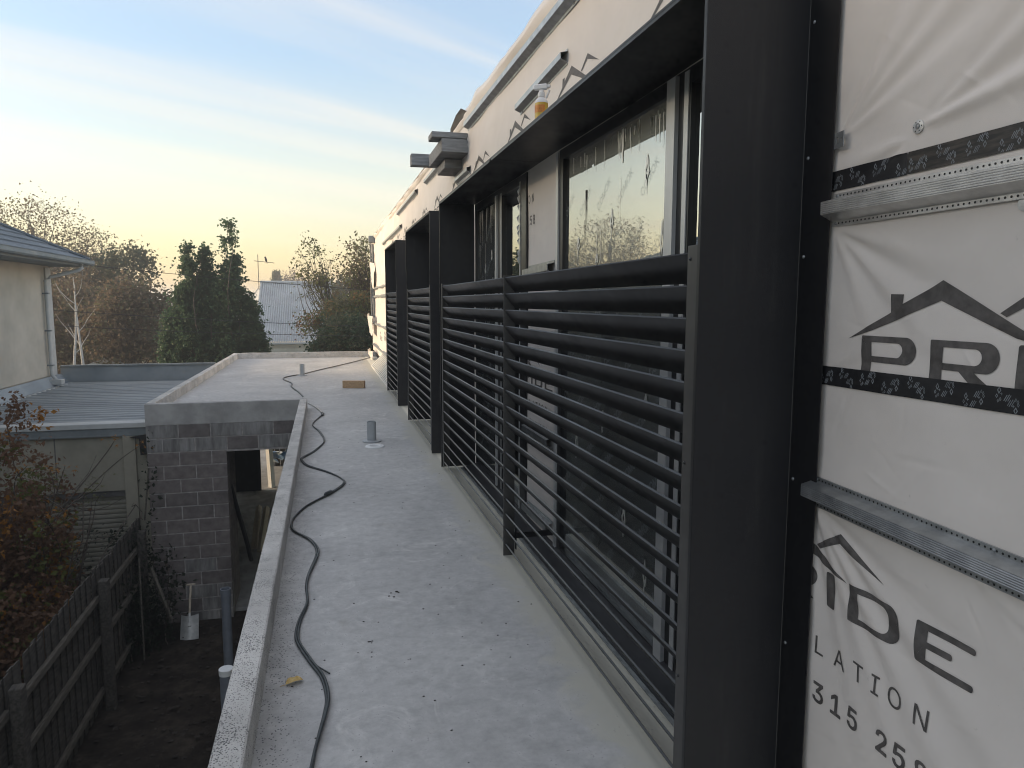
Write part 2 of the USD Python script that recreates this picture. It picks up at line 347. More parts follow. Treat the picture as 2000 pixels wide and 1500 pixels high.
M['adhesive'] = usdkit.material(stage, W + '/Looks/adhesive', {'d': ('diffuse_bsdf', {'color': (0.80, 0.78, 0.72)}), 'g': ('glossy_bsdf', {'color': (0.9, 0.9, 0.88), 'roughness': 0.35}), 'x': ('mix_closure', {'fac': 0.5})}, [('d.BSDF', 'x.closure1'), ('g.BSDF', 'x.closure2')], surface='x.closure')
mat('bird_dark', (0.02, 0.02, 0.02), 0.7)
mat('sill_flash', (0.045, 0.045, 0.048), 0.45, var=0.15, scale=6)
mat('blue_tarp', (0.10, 0.22, 0.42), 0.6, c2=(0.45, 0.52, 0.58), scale=3.5, lo=0.42, hi=0.58)
mat('roof_trim_dark', (0.10, 0.095, 0.09), 0.7, var=0.25, scale=5)

# woven building wrap: faint weave, soft dirt marks
M['wrap'] = usdkit.material(stage, W + '/Looks/building_wrap', {
    'g': ('geometry', {}), 'n': ('noise_texture', {'scale': 1.7, 'detail': 5.0, 'roughness': 0.6}),
    'r': ('rgb_ramp', {'ramp': [(0.3, (0.68, 0.63, 0.58)), (0.7, (0.75, 0.70, 0.65))]}),
    'n3': ('noise_texture', {'scale': 26.0, 'detail': 4.0, 'roughness': 0.7}), 'r3': ('map_range', {'from_min': 0.70, 'from_max': 0.78, 'to_min': 0.0, 'to_max': 0.5, 'clamp': True}),
    'md': ('mix_color', {'blend_type': 'mix', 'b': (0.38, 0.35, 0.31)}),
    'mp': ('mapping', {'mapping_type': 'point', 'scale': (1, 900, 900)}), 'n2': ('noise_texture', {'scale': 1.0, 'detail': 1.0}), 'b': ('bump', {'strength': 0.25, 'distance': 0.0006}),
    'n4': ('noise_texture', {'scale': 9.0, 'detail': 3.0, 'roughness': 0.5}), 'b2': ('bump', {'strength': 0.5, 'distance': 0.006}),
    'p': ('principled_bsdf', {'roughness': 0.55, 'specular_ior_level': 0.35}),
}, [('g.position', 'n.vector'), ('n.fac', 'r.fac'), ('g.position', 'n3.vector'), ('n3.fac', 'r3.value'), ('r3.result', 'md.fac'), ('r.color', 'md.a'), ('md.result', 'p.base_color'),
    ('g.position', 'n4.vector'), ('n4.fac', 'b2.height'), ('b2.normal', 'b.normal'),
    ('g.position', 'mp.vector'), ('mp.vector', 'n2.vector'), ('n2.fac', 'b.height'), ('b.normal', 'p.normal')], surface='p.BSDF')


def glass(name, wav, haze, smear):
    M[name] = usdkit.material(stage, f'{W}/Looks/{name}', {
        'g': ('geometry', {}), 'm': ('mapping', {'mapping_type': 'point', 'scale': (1.0, 2.2, 7.0)}), 'n': ('noise_texture', {'scale': 1.0, 'detail': 3.0, 'roughness': 0.6}),
        'b': ('bump', {'strength': 0.5, 'distance': wav}), 'f': ('fresnel', {'IOR': 10.0} if wav < 0.0005 else {'IOR': 9.0}),
        't': ('transparent_bsdf', {'color': (0.34, 0.37, 0.37)}), 'gl': ('glossy_bsdf', {'color': (0.94, 0.95, 0.92), 'roughness': 0.015}),
        'ga': ('glossy_bsdf', {'color': (0.94, 0.95, 0.92), 'roughness': 0.16, 'anisotropy': 0.85, 'tangent': (0.0, 0.0, 1.0)}), 'gx': ('mix_closure', {'fac': smear}),
        'd': ('diffuse_bsdf', {'color': (0.30, 0.32, 0.32)}), 'x0': ('mix_closure', {'fac': haze}), 'x': ('mix_closure', {}),
    }, [('g.position', 'm.vector'), ('m.vector', 'n.vector'), ('n.fac', 'b.height'), ('b.normal', 'gl.normal'), ('t.BSDF', 'x0.closure1'), ('d.BSDF', 'x0.closure2'),
        ('gl.BSDF', 'gx.closure1'), ('ga.BSDF', 'gx.closure2'), ('f.fac', 'x.fac'), ('x0.closure', 'x.closure1'), ('gx.closure', 'x.closure2')], surface='x.closure')


glass('glass_film', 0.0010, 0.12, 0.30)
glass('glass_clear', 0.0002, 0.02, 0.0)
M['film_print'] = usdkit.material(stage, W + '/Looks/film_print', {
    't': ('transparent_bsdf', {}), 'd': ('diffuse_bsdf', {'color': (0.30, 0.33, 0.33)}), 'x': ('mix_closure', {'fac': 0.22})},
    [('t.BSDF', 'x.closure1'), ('d.BSDF', 'x.closure2')], surface='x.closure')
M['lamp_glow'] = usdkit.material(stage, W + '/Looks/lamp_glow', {'e': ('emission', {'color': (1.0, 0.66, 0.25), 'strength': 5.0})}, [], surface='e.emission')

leafmat('leaf_pear', [(0.07, 0.12, 0.06), (0.12, 0.185, 0.09), (0.165, 0.23, 0.115), (0.24, 0.28, 0.16)])
leafmat('leaf_pear_dark', [(0.05, 0.09, 0.048), (0.09, 0.145, 0.075), (0.125, 0.185, 0.095)])
leafmat('leaf_brown', [(0.16, 0.12, 0.08), (0.25, 0.185, 0.12), (0.29, 0.225, 0.145), (0.21, 0.18, 0.11)])
leafmat('leaf_olive', [(0.13, 0.13, 0.075), (0.20, 0.19, 0.105), (0.25, 0.225, 0.125), (0.17, 0.145, 0.09)])
leafmat('leaf_conifer', [(0.07, 0.10, 0.07), (0.11, 0.15, 0.10), (0.14, 0.18, 0.12)])
leafmat('leaf_rust', [(0.19, 0.11, 0.05), (0.24, 0.16, 0.065), (0.18, 0.14, 0.07), (0.14, 0.125, 0.06)])
leafmat('leaf_yellowgreen', [(0.137, 0.148, 0.05), (0.24, 0.239, 0.068), (0.24, 0.24, 0.091), (0.16, 0.182, 0.068)])
leafmat('leaf_bush', [(0.045, 0.08, 0.045), (0.08, 0.13, 0.065), (0.12, 0.17, 0.08)])
leafmat('leaf_maple_brown', [(0.15, 0.085, 0.05), (0.25, 0.145, 0.08), (0.31, 0.185, 0.10), (0.21, 0.155, 0.08)])
leafmat('leaf_maple_orange', [(0.312, 0.143, 0.026), (0.39, 0.221, 0.046), (0.312, 0.234, 0.052)])
leafmat('leaf_maple_green', [(0.112, 0.12, 0.032), (0.176, 0.168, 0.045), (0.096, 0.112, 0.04)])
leafmat('leaf_dark', [(0.025, 0.035, 0.019), (0.049, 0.06, 0.035), (0.085, 0.085, 0.049)])
leafmat('leaf_far', [(0.035, 0.042, 0.034), (0.06, 0.062, 0.048), (0.08, 0.075, 0.055)])
leafmat('twig_far', [(0.16, 0.12, 0.1), (0.2, 0.16, 0.13)])

# ------------------------------------------------------------------ ground (one sheet to the horizon, fine near the camera)
GZ = -3.1
gx = np.concatenate([[-2500, -800, -300, -120, -60, -30, -18, -12], np.arange(-9, 2.01, 0.25), [6, 14, 30, 60, 120, 300, 800, 2500]])
gy = np.concatenate([[-2500, -800, -200, -60, -20, -8], np.arange(-2, 14.01, 0.25), [18, 22, 30, 45, 70, 120, 300, 800, 2500]])
X, Y = np.meshgrid(gx, gy, indexing='ij')
near = np.exp(-((X + 2) / 6) ** 4 - ((Y - 6) / 9) ** 4)
Zg = GZ + near * (meshkit.fbm(np.stack([X * 0.9, Y * 0.9, X * 0], -1), 4, 3) - 0.5) * 0.16
Zg[Y > 10.9] = GZ
n1, n2 = X.shape
idx = np.arange(n1 * n2).reshape(n1, n2)
q = np.stack([idx[:-1, :-1], idx[1:, :-1], idx[1:, 1:], idx[:-1, 1:]], -1).reshape(-1, 4)
M['ground'] = usdkit.material(stage, W + '/Looks/ground', {
    'g': ('geometry', {}), 'l': ('vector_math', {'math_type': 'length'}), 'f': ('map_range', {'from_min': 14.0, 'from_max': 30.0, 'to_min': 0.0, 'to_max': 1.0, 'clamp': True}),
    'n': ('noise_texture', {'scale': 3.0, 'detail': 7.0, 'roughness': 0.7}), 'r': ('rgb_ramp', {'ramp': [(0.32, (0.018, 0.015, 0.012)), (0.52, (0.034, 0.028, 0.022)), (0.7, (0.075, 0.062, 0.048))]}),
    'n2': ('noise_texture', {'scale': 0.22, 'detail': 5.0}), 'r2': ('rgb_ramp', {'ramp': [(0.35, (0.030, 0.042, 0.020)), (0.6, (0.08, 0.078, 0.055))]}),
    'x': ('mix_color', {}), 'nb': ('noise_texture', {'scale': 16.0, 'detail': 6.0, 'roughness': 0.7}), 'b': ('bump', {'strength': 0.9, 'distance': 0.03}), 'p': ('principled_bsdf', {'roughness': 0.95, 'specular_ior_level': 0.2}),
}, [('g.position', 'l.vector1'), ('l.value', 'f.value'), ('g.position', 'n.vector'), ('n.fac', 'r.fac'), ('g.position', 'n2.vector'), ('n2.fac', 'r2.fac'), ('f.result', 'x.fac'), ('r.color', 'x.a'), ('r2.color', 'x.b'),
    ('x.result', 'p.base_color'), ('g.position', 'nb.vector'), ('nb.fac', 'b.height'), ('b.normal', 'p.normal')], surface='p.BSDF')
p = put(W, 'ground', (np.stack([X, Y, Zg], -1).reshape(-1, 3), np.vstack([q[:, [0, 1, 2]], q[:, [0, 2, 3]]])), M['ground'], True)
tag(stage.GetPrimAtPath(p), kind='structure')

# ------------------------------------------------------------------ roof deck (concrete slab, L-shaped)
PX0, PX1 = -0.392, -0.287          # long parapet: outer and inner face
LX0, LX1 = -2.50, -2.395           # parapet of the wide part
BY, FY = 11.0, 21.35               # front face of the wide part, inner face of the far parapet
PT = 0.158
deck = UsdGeom.Xform.Define(stage, W + '/roof_deck'); tag(deck.GetPrim(), kind='structure')
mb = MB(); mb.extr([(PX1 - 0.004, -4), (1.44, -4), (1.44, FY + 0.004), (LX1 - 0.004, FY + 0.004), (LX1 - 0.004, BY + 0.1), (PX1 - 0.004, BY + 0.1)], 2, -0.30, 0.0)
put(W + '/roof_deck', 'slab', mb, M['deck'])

pw = thing('concrete_parapet', 'low pitted concrete upstand running round the edge of the roof deck', 'parapet', (PX0, 0, -0.3))


def wobble(v, amp, s):
    n = meshkit.noise(np.asarray(v) * s, 5) - 0.5
    return n * amp


def strip_box(x0, x1, y0, y1, z0, z1, along, n, amp=0.006, seed=0):
    """cast concrete bar with worn arrises, subdivided along its length"""
    c = 0.007
    L0, L1, A0, A1 = (y0, y1, x0, x1) if along == 1 else (x0, x1, y0, y1)
    prof = [(A0, z0), (A1, z0), (A1, z1 - c), (A1 - c, z1), ((A0 + A1) / 2, z1 + 0.001), (A0 + c, z1), (A0, z1 - c)]
    ts = np.linspace(L0, L1, n); v = []
    for t in ts:
        for a, z in prof:
            P = np.array([a, t, z]) if along == 1 else np.array([t, a, z])
            w = (meshkit.noise(np.array([P * 6.0 + seed]))[0] - 0.5) * amp + (meshkit.noise(np.array([P * 31.0 + seed]))[0] - 0.5) * amp * 0.6
            if z > z0:
                P[2] += w; P[0 if along == 1 else 1] += w * 0.7
            v.append(P)
    k = len(prof); f = []
    for i in range(n - 1):
        for j in range(k):
            l = (j + 1) % k; qd = [i * k + j, i * k + l, (i + 1) * k + l, (i + 1) * k + j]
            f += [[qd[0], qd[1], qd[2]], [qd[0], qd[2], qd[3]]]
    for j in range(1, k - 1):
        f += [[0, j + 1, j], [(n - 1) * k, (n - 1) * k + j, (n - 1) * k + j + 1]]
    f = np.array(f)
    return (np.array(v), f if along == 1 else f[:, ::-1])


put(pw, 'upstand', strip_box(PX0, PX1, -4, BY - 0.003, -0.30, PT, 1, 420), M['parapet_concrete'], 35)
put(pw, 'upstand', strip_box(LX0, LX1, BY + 0.103, FY - 0.003, -0.30, PT, 1, 200, seed=3), M['parapet_concrete'], 35)
put(pw, 'upstand', strip_box(LX0, 1.43, FY, FY + 0.11, -0.30, PT, 0, 120, seed=5), M['parapet_concrete'], 35)
put(pw, 'end_beam', strip_box(LX0, PX1 - 0.002, BY, BY + 0.10, -0.15, PT - 0.002, 0, 90, seed=9), M['band_concrete'], 35, label='smooth grey concrete edge beam above the blockwork')

# ------------------------------------------------------------------ block wall under the deck
bw = thing('block_wall', 'dark grey concrete block wall with pale mortar joints and a doorway under the deck', 'wall', (LX0, BY, GZ))
DJ = -1.44; BH = 0.2005; BL = 0.432; JT = 0.015
mb = MB(); mb.box(LX0 + 0.004, DJ - 0.004, BY + 0.004, BY + 0.19, GZ - 0.3, -0.152).box(DJ - 0.004, PX0 + 0.02, BY + 0.006, BY + 0.19, -0.575, -0.152)
mb.box(LX0 + 0.006, LX0 + 0.19, BY + 0.19, BY + 3.0, GZ - 0.3, -0.152)
put(bw, 'mortar_core', mb, M['mortar'])
bm = [M['block'], M['block'], M['block_dark'], M['block_stained']]
for r in range(16):
    z1 = -0.157 - r * BH; z0 = z1 - BH + JT
    xs = LX0 + (0 if r % 2 == 0 else -BL / 2)
    xe = PX0 + 0.015 if r < 2 else DJ
    while xs < xe:
        a, b = max(xs, LX0), min(xs + BL - JT, xe); xs += BL
        if b - a < 0.03:
            continue
        if xe - b < 0.06:
            b = xe
        t = rng.random()
        mt = M['block_stained'] if (r < 2 and t < 0.75) or (xs > -1.75 and 9 < r and t < 0.7) else bm[int(t * 3) % 3]
        j = rng.normal(0, 0.0012)
        mb = MB(); mb.cbox(a, b, BY + j, BY + 0.18, z0, z1, 0.003)
        put(bw, 'block', mb, mt)
mb = MB(); mb.box(DJ - 0.19, DJ + 0.002, BY + 0.19, BY + 0.9, GZ - 0.2, -0.58)
put(bw, 'door_jamb', mb, M['block_dark'])
# undercroft: floor slab, left wall, dark column, far wall with an opening on its right
uc = thing('undercroft', 'shadowed concrete undercroft seen through the doorway of the block wall', 'room', (-0.6, 14, GZ))
mb = MB(); mb.box(LX0 + 0.2, 3.0, BY + 0.2, FY + 3, GZ - 0.2, GZ + 0.06); put(uc, 'floor', mb, M['band_concrete'])
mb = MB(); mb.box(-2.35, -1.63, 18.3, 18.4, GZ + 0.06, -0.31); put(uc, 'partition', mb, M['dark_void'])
mb = MB(); mb.box(-2.5, 2.0, FY - 0.2, FY, -0.95, -0.31); put(uc, 'far_lintel', mb, M['block_dark'])
mb = MB(); mb.tube([(-1.40, 18.6, GZ + 0.06), (-1.50, 18.6, -0.31)], 0.085, 4); put(uc, 'post', mb, M['pvc_white'], label='white post inside the undercroft')
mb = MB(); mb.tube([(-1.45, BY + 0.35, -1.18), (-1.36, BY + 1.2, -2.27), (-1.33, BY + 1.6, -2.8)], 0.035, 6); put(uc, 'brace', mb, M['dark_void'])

mb = MB()
for i in range(22):
    mb.box(-1.62 + i * 0.145, -1.62 + i * 0.145 + 0.135, 21.0, 21.02, GZ, -1.35 + 0.02 * (i % 3))
put(uc, 'far_boards', mb, M['old_timber'], kind='stuff')
tarp = MB()
for i in range(7):
    c0 = np.array([-1.22, 19.5, -2.42]) + rng.normal(0, 0.10, 3) * (1.3, 0.6, 0.7); d = rng.normal(0, 1, 3); d /= np.linalg.norm(d); e = np.cross(d, [0, 1, 0.3]); e /= np.linalg.norm(e)
    tarp.poly([c0 + d * 0.17 + e * 0.02, c0 + e * 0.11, c0 - d * 0.15, c0 - e * 0.12])
single('tarpaulin', tarp, M['blue_tarp'], 'crumpled blue and white sheet hanging far inside the undercroft', 'tarpaulin')
for k, (fa, fb) in enumerate((((-1.41, 13.9, GZ + 0.06), (-1.411, 15.2, -2.595)), ((-1.28, 13.69, GZ + 0.06), (-1.245, 15.0, -2.572)))):
    mb = MB(); MM = np.eye(4)
    mb.tube([fa, fb], 0.062, 4)
    single('timber_length', mb, M['pale_timber'], ['pale timber length leaning inside the doorway, the left one of the pair', 'pale timber length leaning inside the doorway, the right one of the pair'][k], 'timber')

# ------------------------------------------------------------------ wrapped building
WX = 1.40
b0 = thing('wrapped_building', 'upper storey under construction clad in white printed building wrap', 'building', (WX, 10, 0))
SRC = [  # wrinkle fans: (u=-y, z, mean angle deg, spread deg, folds, amplitude, length)
    (-1.485, 2.022, 24, 20, 4, 0.0090, 0.95), (-1.77, 2.05, 38, 26, 6, 0.0060, 0.55), (-1.50, 2.00, 200, 24, 3, 0.0045, 0.35),
    (-1.76, 1.80, -38, 26, 5, 0.0045, 0.60), (-1.78, 1.00, -42, 24, 6, 0.0055, 0.75), (-1.80, 1.40, 8, 20, 3, 0.002, 0.30), (-1.79, 0.95, -75, 14, 3, 0.0040, 0.60),
    (-1.25, 1.0, -35, 12, 3, 0.0030, 0.6), (-1.20, 1.82, -20, 20, 3, 0.0025, 0.5), (-7.2, 3.1, 60, 40, 6, 0.02, 0.45), (-6.9, 2.75, 20, 30, 4, 0.008, 0.6)]
FOLD = []
r_ = np.random.default_rng(11)
for u0, z0, ang, spr, n, amp, L in SRC:
    for i in range(n):
        a = math.radians(ang + spr * ((i + 0.5) / n - 0.5) * 2 + r_.normal(0, 3))
        FOLD.append((u0, z0, math.cos(a), math.sin(a), 1.7 * amp * r_.uniform(0.5, 1.2) * (1 if i % 2 == 0 else -0.75), L * r_.uniform(0.7, 1.1)))


for i in range(70):   # short sharp creases in the near sheet
    FOLD.append((-r_.uniform(0.95, 1.80), r_.uniform(0.1, 2.6), *(lambda a: (math.cos(a), math.sin(a)))(math.radians(r_.normal(-25, 45))), r_.choice([-1, 1]) * r_.uniform(0.0008, 0.0022), r_.uniform(0.06, 0.20)))
NSH = len(FOLD) - 70


def wrapx(y, z):
    """x of the wrap's outer face at (y, z): flat wall, draped folds, gentle billows"""
    y, z = np.asarray(y, float), np.asarray(z, float); u = -y
    d = np.zeros_like(u)
    for i_, (u0, z0, cx, cz, amp, L) in enumerate(FOLD):
        s = (u - u0) * cx + (z - z0) * cz; t = -(u - u0) * cz + (z - z0) * cx
        w = 0.009 + 0.060 * np.clip(s, 0, None) if i_ < NSH else 0.0055 + 0.012 * np.clip(s, 0, None)
        d += amp * np.exp(-(t / w) ** 2) * np.clip(s / 0.05, 0, 1) * np.exp(-(np.clip(s, 0, None) / L) ** 2)
    far = np.clip((y - 12.5) / 4, 0, 1)
    d += (meshkit.fbm(np.stack([y * 1.3, z * 1.9, y * 0], -1), 4, 2) - 0.5) * (0.022 + 0.07 * far)
    d += (meshkit.fbm(np.stack([y * 7 + z * 3, z * 7 - y * 2, y * 0], -1), 3, 8) - 0.5) * (0.004 + 0.012 * far)
    return WX - d


def wrap_patch(y0, y1, z0, z1, ry, rz):
    ny, nz = max(2, int(round((y1 - y0) / ry)) + 1), max(2, int(round((z1 - z0) / rz)) + 1)
    Yg, Zg_ = np.meshgrid(np.linspace(y0, y1, ny), np.linspace(z0, z1, nz), indexing='ij')
    V = np.stack([wrapx(Yg, Zg_), Yg, Zg_], -1).reshape(-1, 3)
    I = np.arange(ny * nz).reshape(ny, nz); Q = np.stack([I[:-1, :-1], I[:-1, 1:], I[1:, 1:], I[1:, :-1]], -1).reshape(-1, 4)
    return V, np.vstack([Q[:, [0, 1, 2]], Q[:, [0, 2, 3]]])


RZ = 3.45
near_wrap = put(b0, 'wall_wrap', wrap_patch(0.2, 1.93, -0.02, RZ, 0.0072, 0.0072), M['wrap'], True, label='wrap on the wall right of the black column, printed with letters')
upper_wrap = put(b0, 'wall_wrap', wrap_patch(1.93, 22.0, 2.47, RZ, 0.035, 0.035), M['wrap'], True, label='long band of wrap above the window hoods')
strip_wrap = put(b0, 'wall_wrap', wrap_patch(4.25, 4.93, 0.0, 2.47, 0.03, 0.03), M['wrap'], True, label='strip of wrap between the two windows of the near hood')
for a, b in ((6.72, 7.50), (9.56, 11.06)):
    put(b0, 'wall_wrap', wrap_patch(a, b, -0.02, 2.47, 0.06, 0.06), M['wrap'], True)
far_wrap = put(b0, 'wall_wrap', wrap_patch(12.9, 22.0, 0.16, 2.47, 0.05, 0.05), M['wrap'], True, label='loose wrap on the wall beyond the last hood')
# solid behind, roof, dark unfinished rooms
mb = MB(); mb.box(WX + 0.06, 8.0, -1.0, 1.93, -0.02, RZ).box(WX + 0.06, 8.0, 21.9, 22.0, -3.1, RZ).box(WX + 0.06, 8.0, 1.93, 21.9, 2.58, RZ).box(7.9, 8.0, 1.93, 21.9, 0, 2.58)
mb.box(WX + 0.06, 8.0, 1.93, 21.9, -0.25, -0.02).box(WX + 0.06, WX + 0.16, 4.22, 4.96, -0.02, 2.58).box(WX + 0.06, WX + 0.16, 6.70, 7.52, -0.02, 2.58).box(WX + 0.06, WX + 0.16, 9.54, 11.08, -0.02, 2.58).box(WX + 0.06, WX + 0.16, 12.88, 21.9, -0.02, 2.58)
mb.box(2.2, 8.0, -1.0, 12.4, -3.3, -0.31)
put(b0, 'wall_core', mb, M['dark_void'])
mb = MB(); mb.extr([(WX - 0.02, RZ - 0.01), (WX + 0.02, RZ + 0.012), (8.1, RZ + 1.1), (8.1, RZ)], 1, -1.0, 22.05)
put(b0, 'roof', mb, M['wrap'])
# loose wrap edge along the roof line, a little ragged
ys = np.arange(-1.0, 22.01, 0.06)
hz = RZ + (meshkit.fbm(np.stack([ys * 1.6, ys * 0, ys * 0], -1), 4, 21) - 0.5) * 0.10 + np.where(ys > 7.2, -0.03, 0.02)
V = []
for y_, h_ in zip(ys, hz):
    o = (meshkit.noise(np.array([[y_ * 2.3, 0, 4.0]]))[0] - 0.5) * 0.05
    V += [(float(wrapx(y_, RZ - 0.10)) - 0.004, y_, RZ - 0.10), (WX - 0.030 + o * 0.5, y_, (RZ - 0.10 + h_) / 2), (WX - 0.012 + o, y_, h_), (WX + 0.10, y_, h_ + 0.02)]
f = []
for i in range(len(ys) - 1):
    for j in range(3):
        a = i * 4 + j; f += [[a, a + 1, a + 5], [a, a + 5, a + 4]]
put(b0, 'wrap_edge', (np.array(V), np.array(f)), M['wrap'], True)


# printed marks: flat ink shapes that follow the wrap, 1.5 mm proud
def conform(poly_list, size=0.02, lift=0.0015, fx=wrapx):
    V, F, n = [], [], 0
    for g in poly_list:
        for h in getattr(g, 'geoms', [g]):
            if h.is_empty or h.area < 1e-7:
                continue
            t2 = trimesh.creation.triangulate_polygon(h, engine='earcut')
            v3 = np.column_stack([t2[0], np.zeros(len(t2[0]))])
            v3, f3 = trimesh.remesh.subdivide_to_size(v3, t2[1], size, max_iter=12)
            y, z = -v3[:, 0], v3[:, 1]
            a = v3[f3[:, 1]] - v3[f3[:, 0]]; b = v3[f3[:, 2]] - v3[f3[:, 0]]
            s_ = a[:, 0] * b[:, 1] - a[:, 1] * b[:, 0]
            f3 = np.where((s_ < 0)[:, None], f3[:, ::-1], f3)
            V.append(np.column_stack([fx(y, z) - lift, y, z])); F.append(f3 + n); n += len(v3)
    return (np.vstack(V), np.vstack(F)) if V else None


def rbox(x0, y0, x1, y1, r):
    return sbox(x0 + r, y0 + r, x1 - r, y1 - r).buffer(r, 6)


def letter_P(w=0.182):
    o = sbox(0, 0.036, w - 0.035, 0.105).union(Point(w - 0.0345, 0.0705).buffer(0.0345, 12))
    i = sbox(0.037, 0.052, w - 0.062, 0.089).union(Point(w - 0.062, 0.0705).buffer(0.0185, 10))
    return o.difference(i).union(sbox(0, 0, 0.036, 0.105)).buffer(-0.003, 4).buffer(0.003, 4)


def letter_R():
    return letter_P(0.186).union(Polygon([(0.080, 0.040), (0.124, 0.038), (0.178, 0.002), (0.166, -0.001), (0.128, 0.0)]))


def letter_D():
    o = rbox(0, 0, 0.18, 0.105, 0.036).union(sbox(0, 0, 0.06, 0.105)); i = rbox(0.036, 0.016, 0.142, 0.089, 0.020).union(sbox(0.036, 0.016, 0.09, 0.089))
    return o.difference(i)


def letter_E():
    bar = lambda y, x1: rbox(0.0, y, x1, y + 0.0165, 0.007)
    return rbox(0, 0, 0.036, 0.105, 0.006).union(bar(0.0885, 0.168)).union(bar(0.045, 0.107)).union(bar(0.0, 0.168))


LOGO = [letter_P(), affinity.translate(letter_R(), 0.228), affinity.translate(rbox(0, 0, 0.036, 0.105, 0.006), 0.455), affinity.translate(letter_D(), 0.549), affinity.translate(letter_E(), 0.782),
        Polygon([(-0.051, 0.094), (0.091, 0.167), (0.092, 0.214), (0.133, 0.213), (0.132, 0.189), (0.248, 0.245), (0.461, 0.136), (0.538, 0.099), (0.446, 0.118), (0.245, 0.197), (0.03, 0.118)]),
        Polygon([(0.405, 0.170), (0.503, 0.232), (0.672, 0.147), (0.600, 0.171), (0.502, 0.203), (0.421, 0.162)])]


def text_shape(txt, h, bold=False):
    t = meshkit.text_mesh(txt, h, 0.002, bold)
    k = (t.face_normals[:, 2] > 0.9)
    return shapely.union_all([Polygon(t.vertices[f_][:, :2]).buffer(1e-5) for f_ in t.faces[k]])


def glyph_row(txt, h, xs, y, bold=False):
    out = []
    for ch, x in zip(txt, xs):
        g = text_shape(ch, h, bold); c = (g.bounds[0] + g.bounds[2]) / 2
        out.append(affinity.translate(g, x - c, y))
    return out


SUB = glyph_row('LATION', 0.054, [0.436, 0.520, 0.598, 0.6625, 0.729, 0.818], -0.161) + glyph_row('315', 0.060, [0.443, 0.5145, 0.583], -0.308, True) + glyph_row('258', 0.060, [0.694, 0.757, 0.826], -0.308, True)
SUB += glyph_row('U', 0.054, [0.366], -0.161)


def print_logo(parent, y_or, z_or, clip, sub=True, size=0.018):
    sh = [affinity.translate(g, -y_or, z_or) for g in LOGO + (SUB if sub else [])]
    c = sbox(*clip)
    for g in sh:
        got = conform([g.intersection(c)], size)
        if got:
            put(parent, 'print', got, M['ink'])


NEARCLIP = (-1.792, 0.02, 0.9, 3.4)
for k in range(0, 2):
    print_logo(near_wrap, 1.633 - 1.30 * k, 1.408, (-1.792, 1.395, 0.9, 3.4), False)
print_logo(near_wrap, 2.175, 0.716, NEARCLIP)
print_logo(near_wrap, 2.175 - 1.30, 0.716, NEARCLIP)
for k in range(-1, 10):
    print_logo(upper_wrap, 4.278 + 1.262 * k, 2.690 - 0.0045 * k, (-21.5, 2.49, -1.95, 3.3), False, 0.05)
print_logo(strip_wrap, 5.30, 1.02, (-4.91, 0.05, -4.27, 2.4), True, 0.03)
print_logo(strip_wrap, 5.62, 2.44, (-4.91, 0.05, -4.27, 2.4), True, 0.03)
for yy_, z_ in ((17.8, 0.66), (16.6, 0.66), (19.1, 0.62), (15.4, 0.64)):
    print_logo(far_wrap, yy_, z_, (-21.5, 0.2, -13.0, 2.4), False, 0.05)


# black sealing tape across the near wall, with a pale printed emblem repeated
def tape_strip(zl, zr, h, mat_, y0, y1, seed, name='tape', dusty_from=None):
    def zc(y):
        return zl + (zr - zl) * (1.80 - np.asarray(y)) / 0.62
    fx = lambda y, z: wrapx(y, z)
    ny = int((y1 - y0) / 0.012) + 1; ys_ = np.linspace(y0, y1, ny); V = []
    for t in np.linspace(-h / 2, h / 2, 6):
        z_ = zc(ys_) + t; V.append(np.column_stack([fx(ys_, z_) - 0.0030, ys_, z_]))
    V = np.stack(V, 1).reshape(-1, 3); I = np.arange(ny * 6).reshape(ny, 6); Q = np.stack([I[:-1, :-1], I[:-1, 1:], I[1:, 1:], I[1:, :-1]], -1).reshape(-1, 4)
    tp = put(b0, name, (V, np.vstack([Q[:, [0, 1, 2]], Q[:, [0, 2, 3]]])), mat_, True)
    rr = np.random.default_rng(seed); sh = []
    ring = lambda x, y, s: Polygon([(x - s * .62, y), (x, y + s), (x + s * .62, y), (x, y - s)]).difference(Polygon([(x - s * .30, y), (x, y + s * .55), (x + s * .30, y), (x, y - s * .55)]))
    bar = lambda x, y, l: affinity.rotate(sbox(x - 0.0009, y - l / 2, x + 0.0009, y + l / 2), -28)
    u = -y1 + 0.01; k = 0
    while u < -y0 - 0.01:
        o = (k % 3 - 1) * 0.011 + rr.normal(0, 0.002); zz_ = float(zc(-u)) + o
        s = 1 if k % 2 == 0 else -1
        cl = [ring(u, zz_ + 0.010 * s, 0.0082), ring(u - 0.005 * s, zz_ - 0.003 * s, 0.0050), ring(u + 0.004, zz_ - 0.009 * s, 0.0048), ring(u - 0.001, zz_ - 0.013 * s, 0.0040)]
        cl += [sbox(u + 0.006 * s - 0.003, zz_ + 0.002 * s, u + 0.006 * s + 0.003, zz_ + 0.002 * s + 0.0012), sbox(u + 0.006 * s - 0.0006, zz_ + 0.002 * s - 0.0025, u + 0.006 * s + 0.0006, zz_ + 0.002 * s + 0.0035)]
        cl += [bar(u + 0.016 * s + i * 0.0046, zz_ - 0.005 * s, 0.018 - 0.003 * abs(i - 1)) for i in range(3)]
        sh += cl; u += 0.041; k += 1
    cz = float(zc(1.5)); clip = Polygon([(-y1, float(zc(y1)) - h / 2 + .001), (-y0, float(zc(y0)) - h / 2 + .001), (-y0, float(zc(y0)) + h / 2 - .001), (-y1, float(zc(y1)) + h / 2 - .001)])
    put(tp, 'print', conform([g.intersection(clip) for g in sh], 0.05, 0.0038, fx), M['tape_print'], kind='stuff')


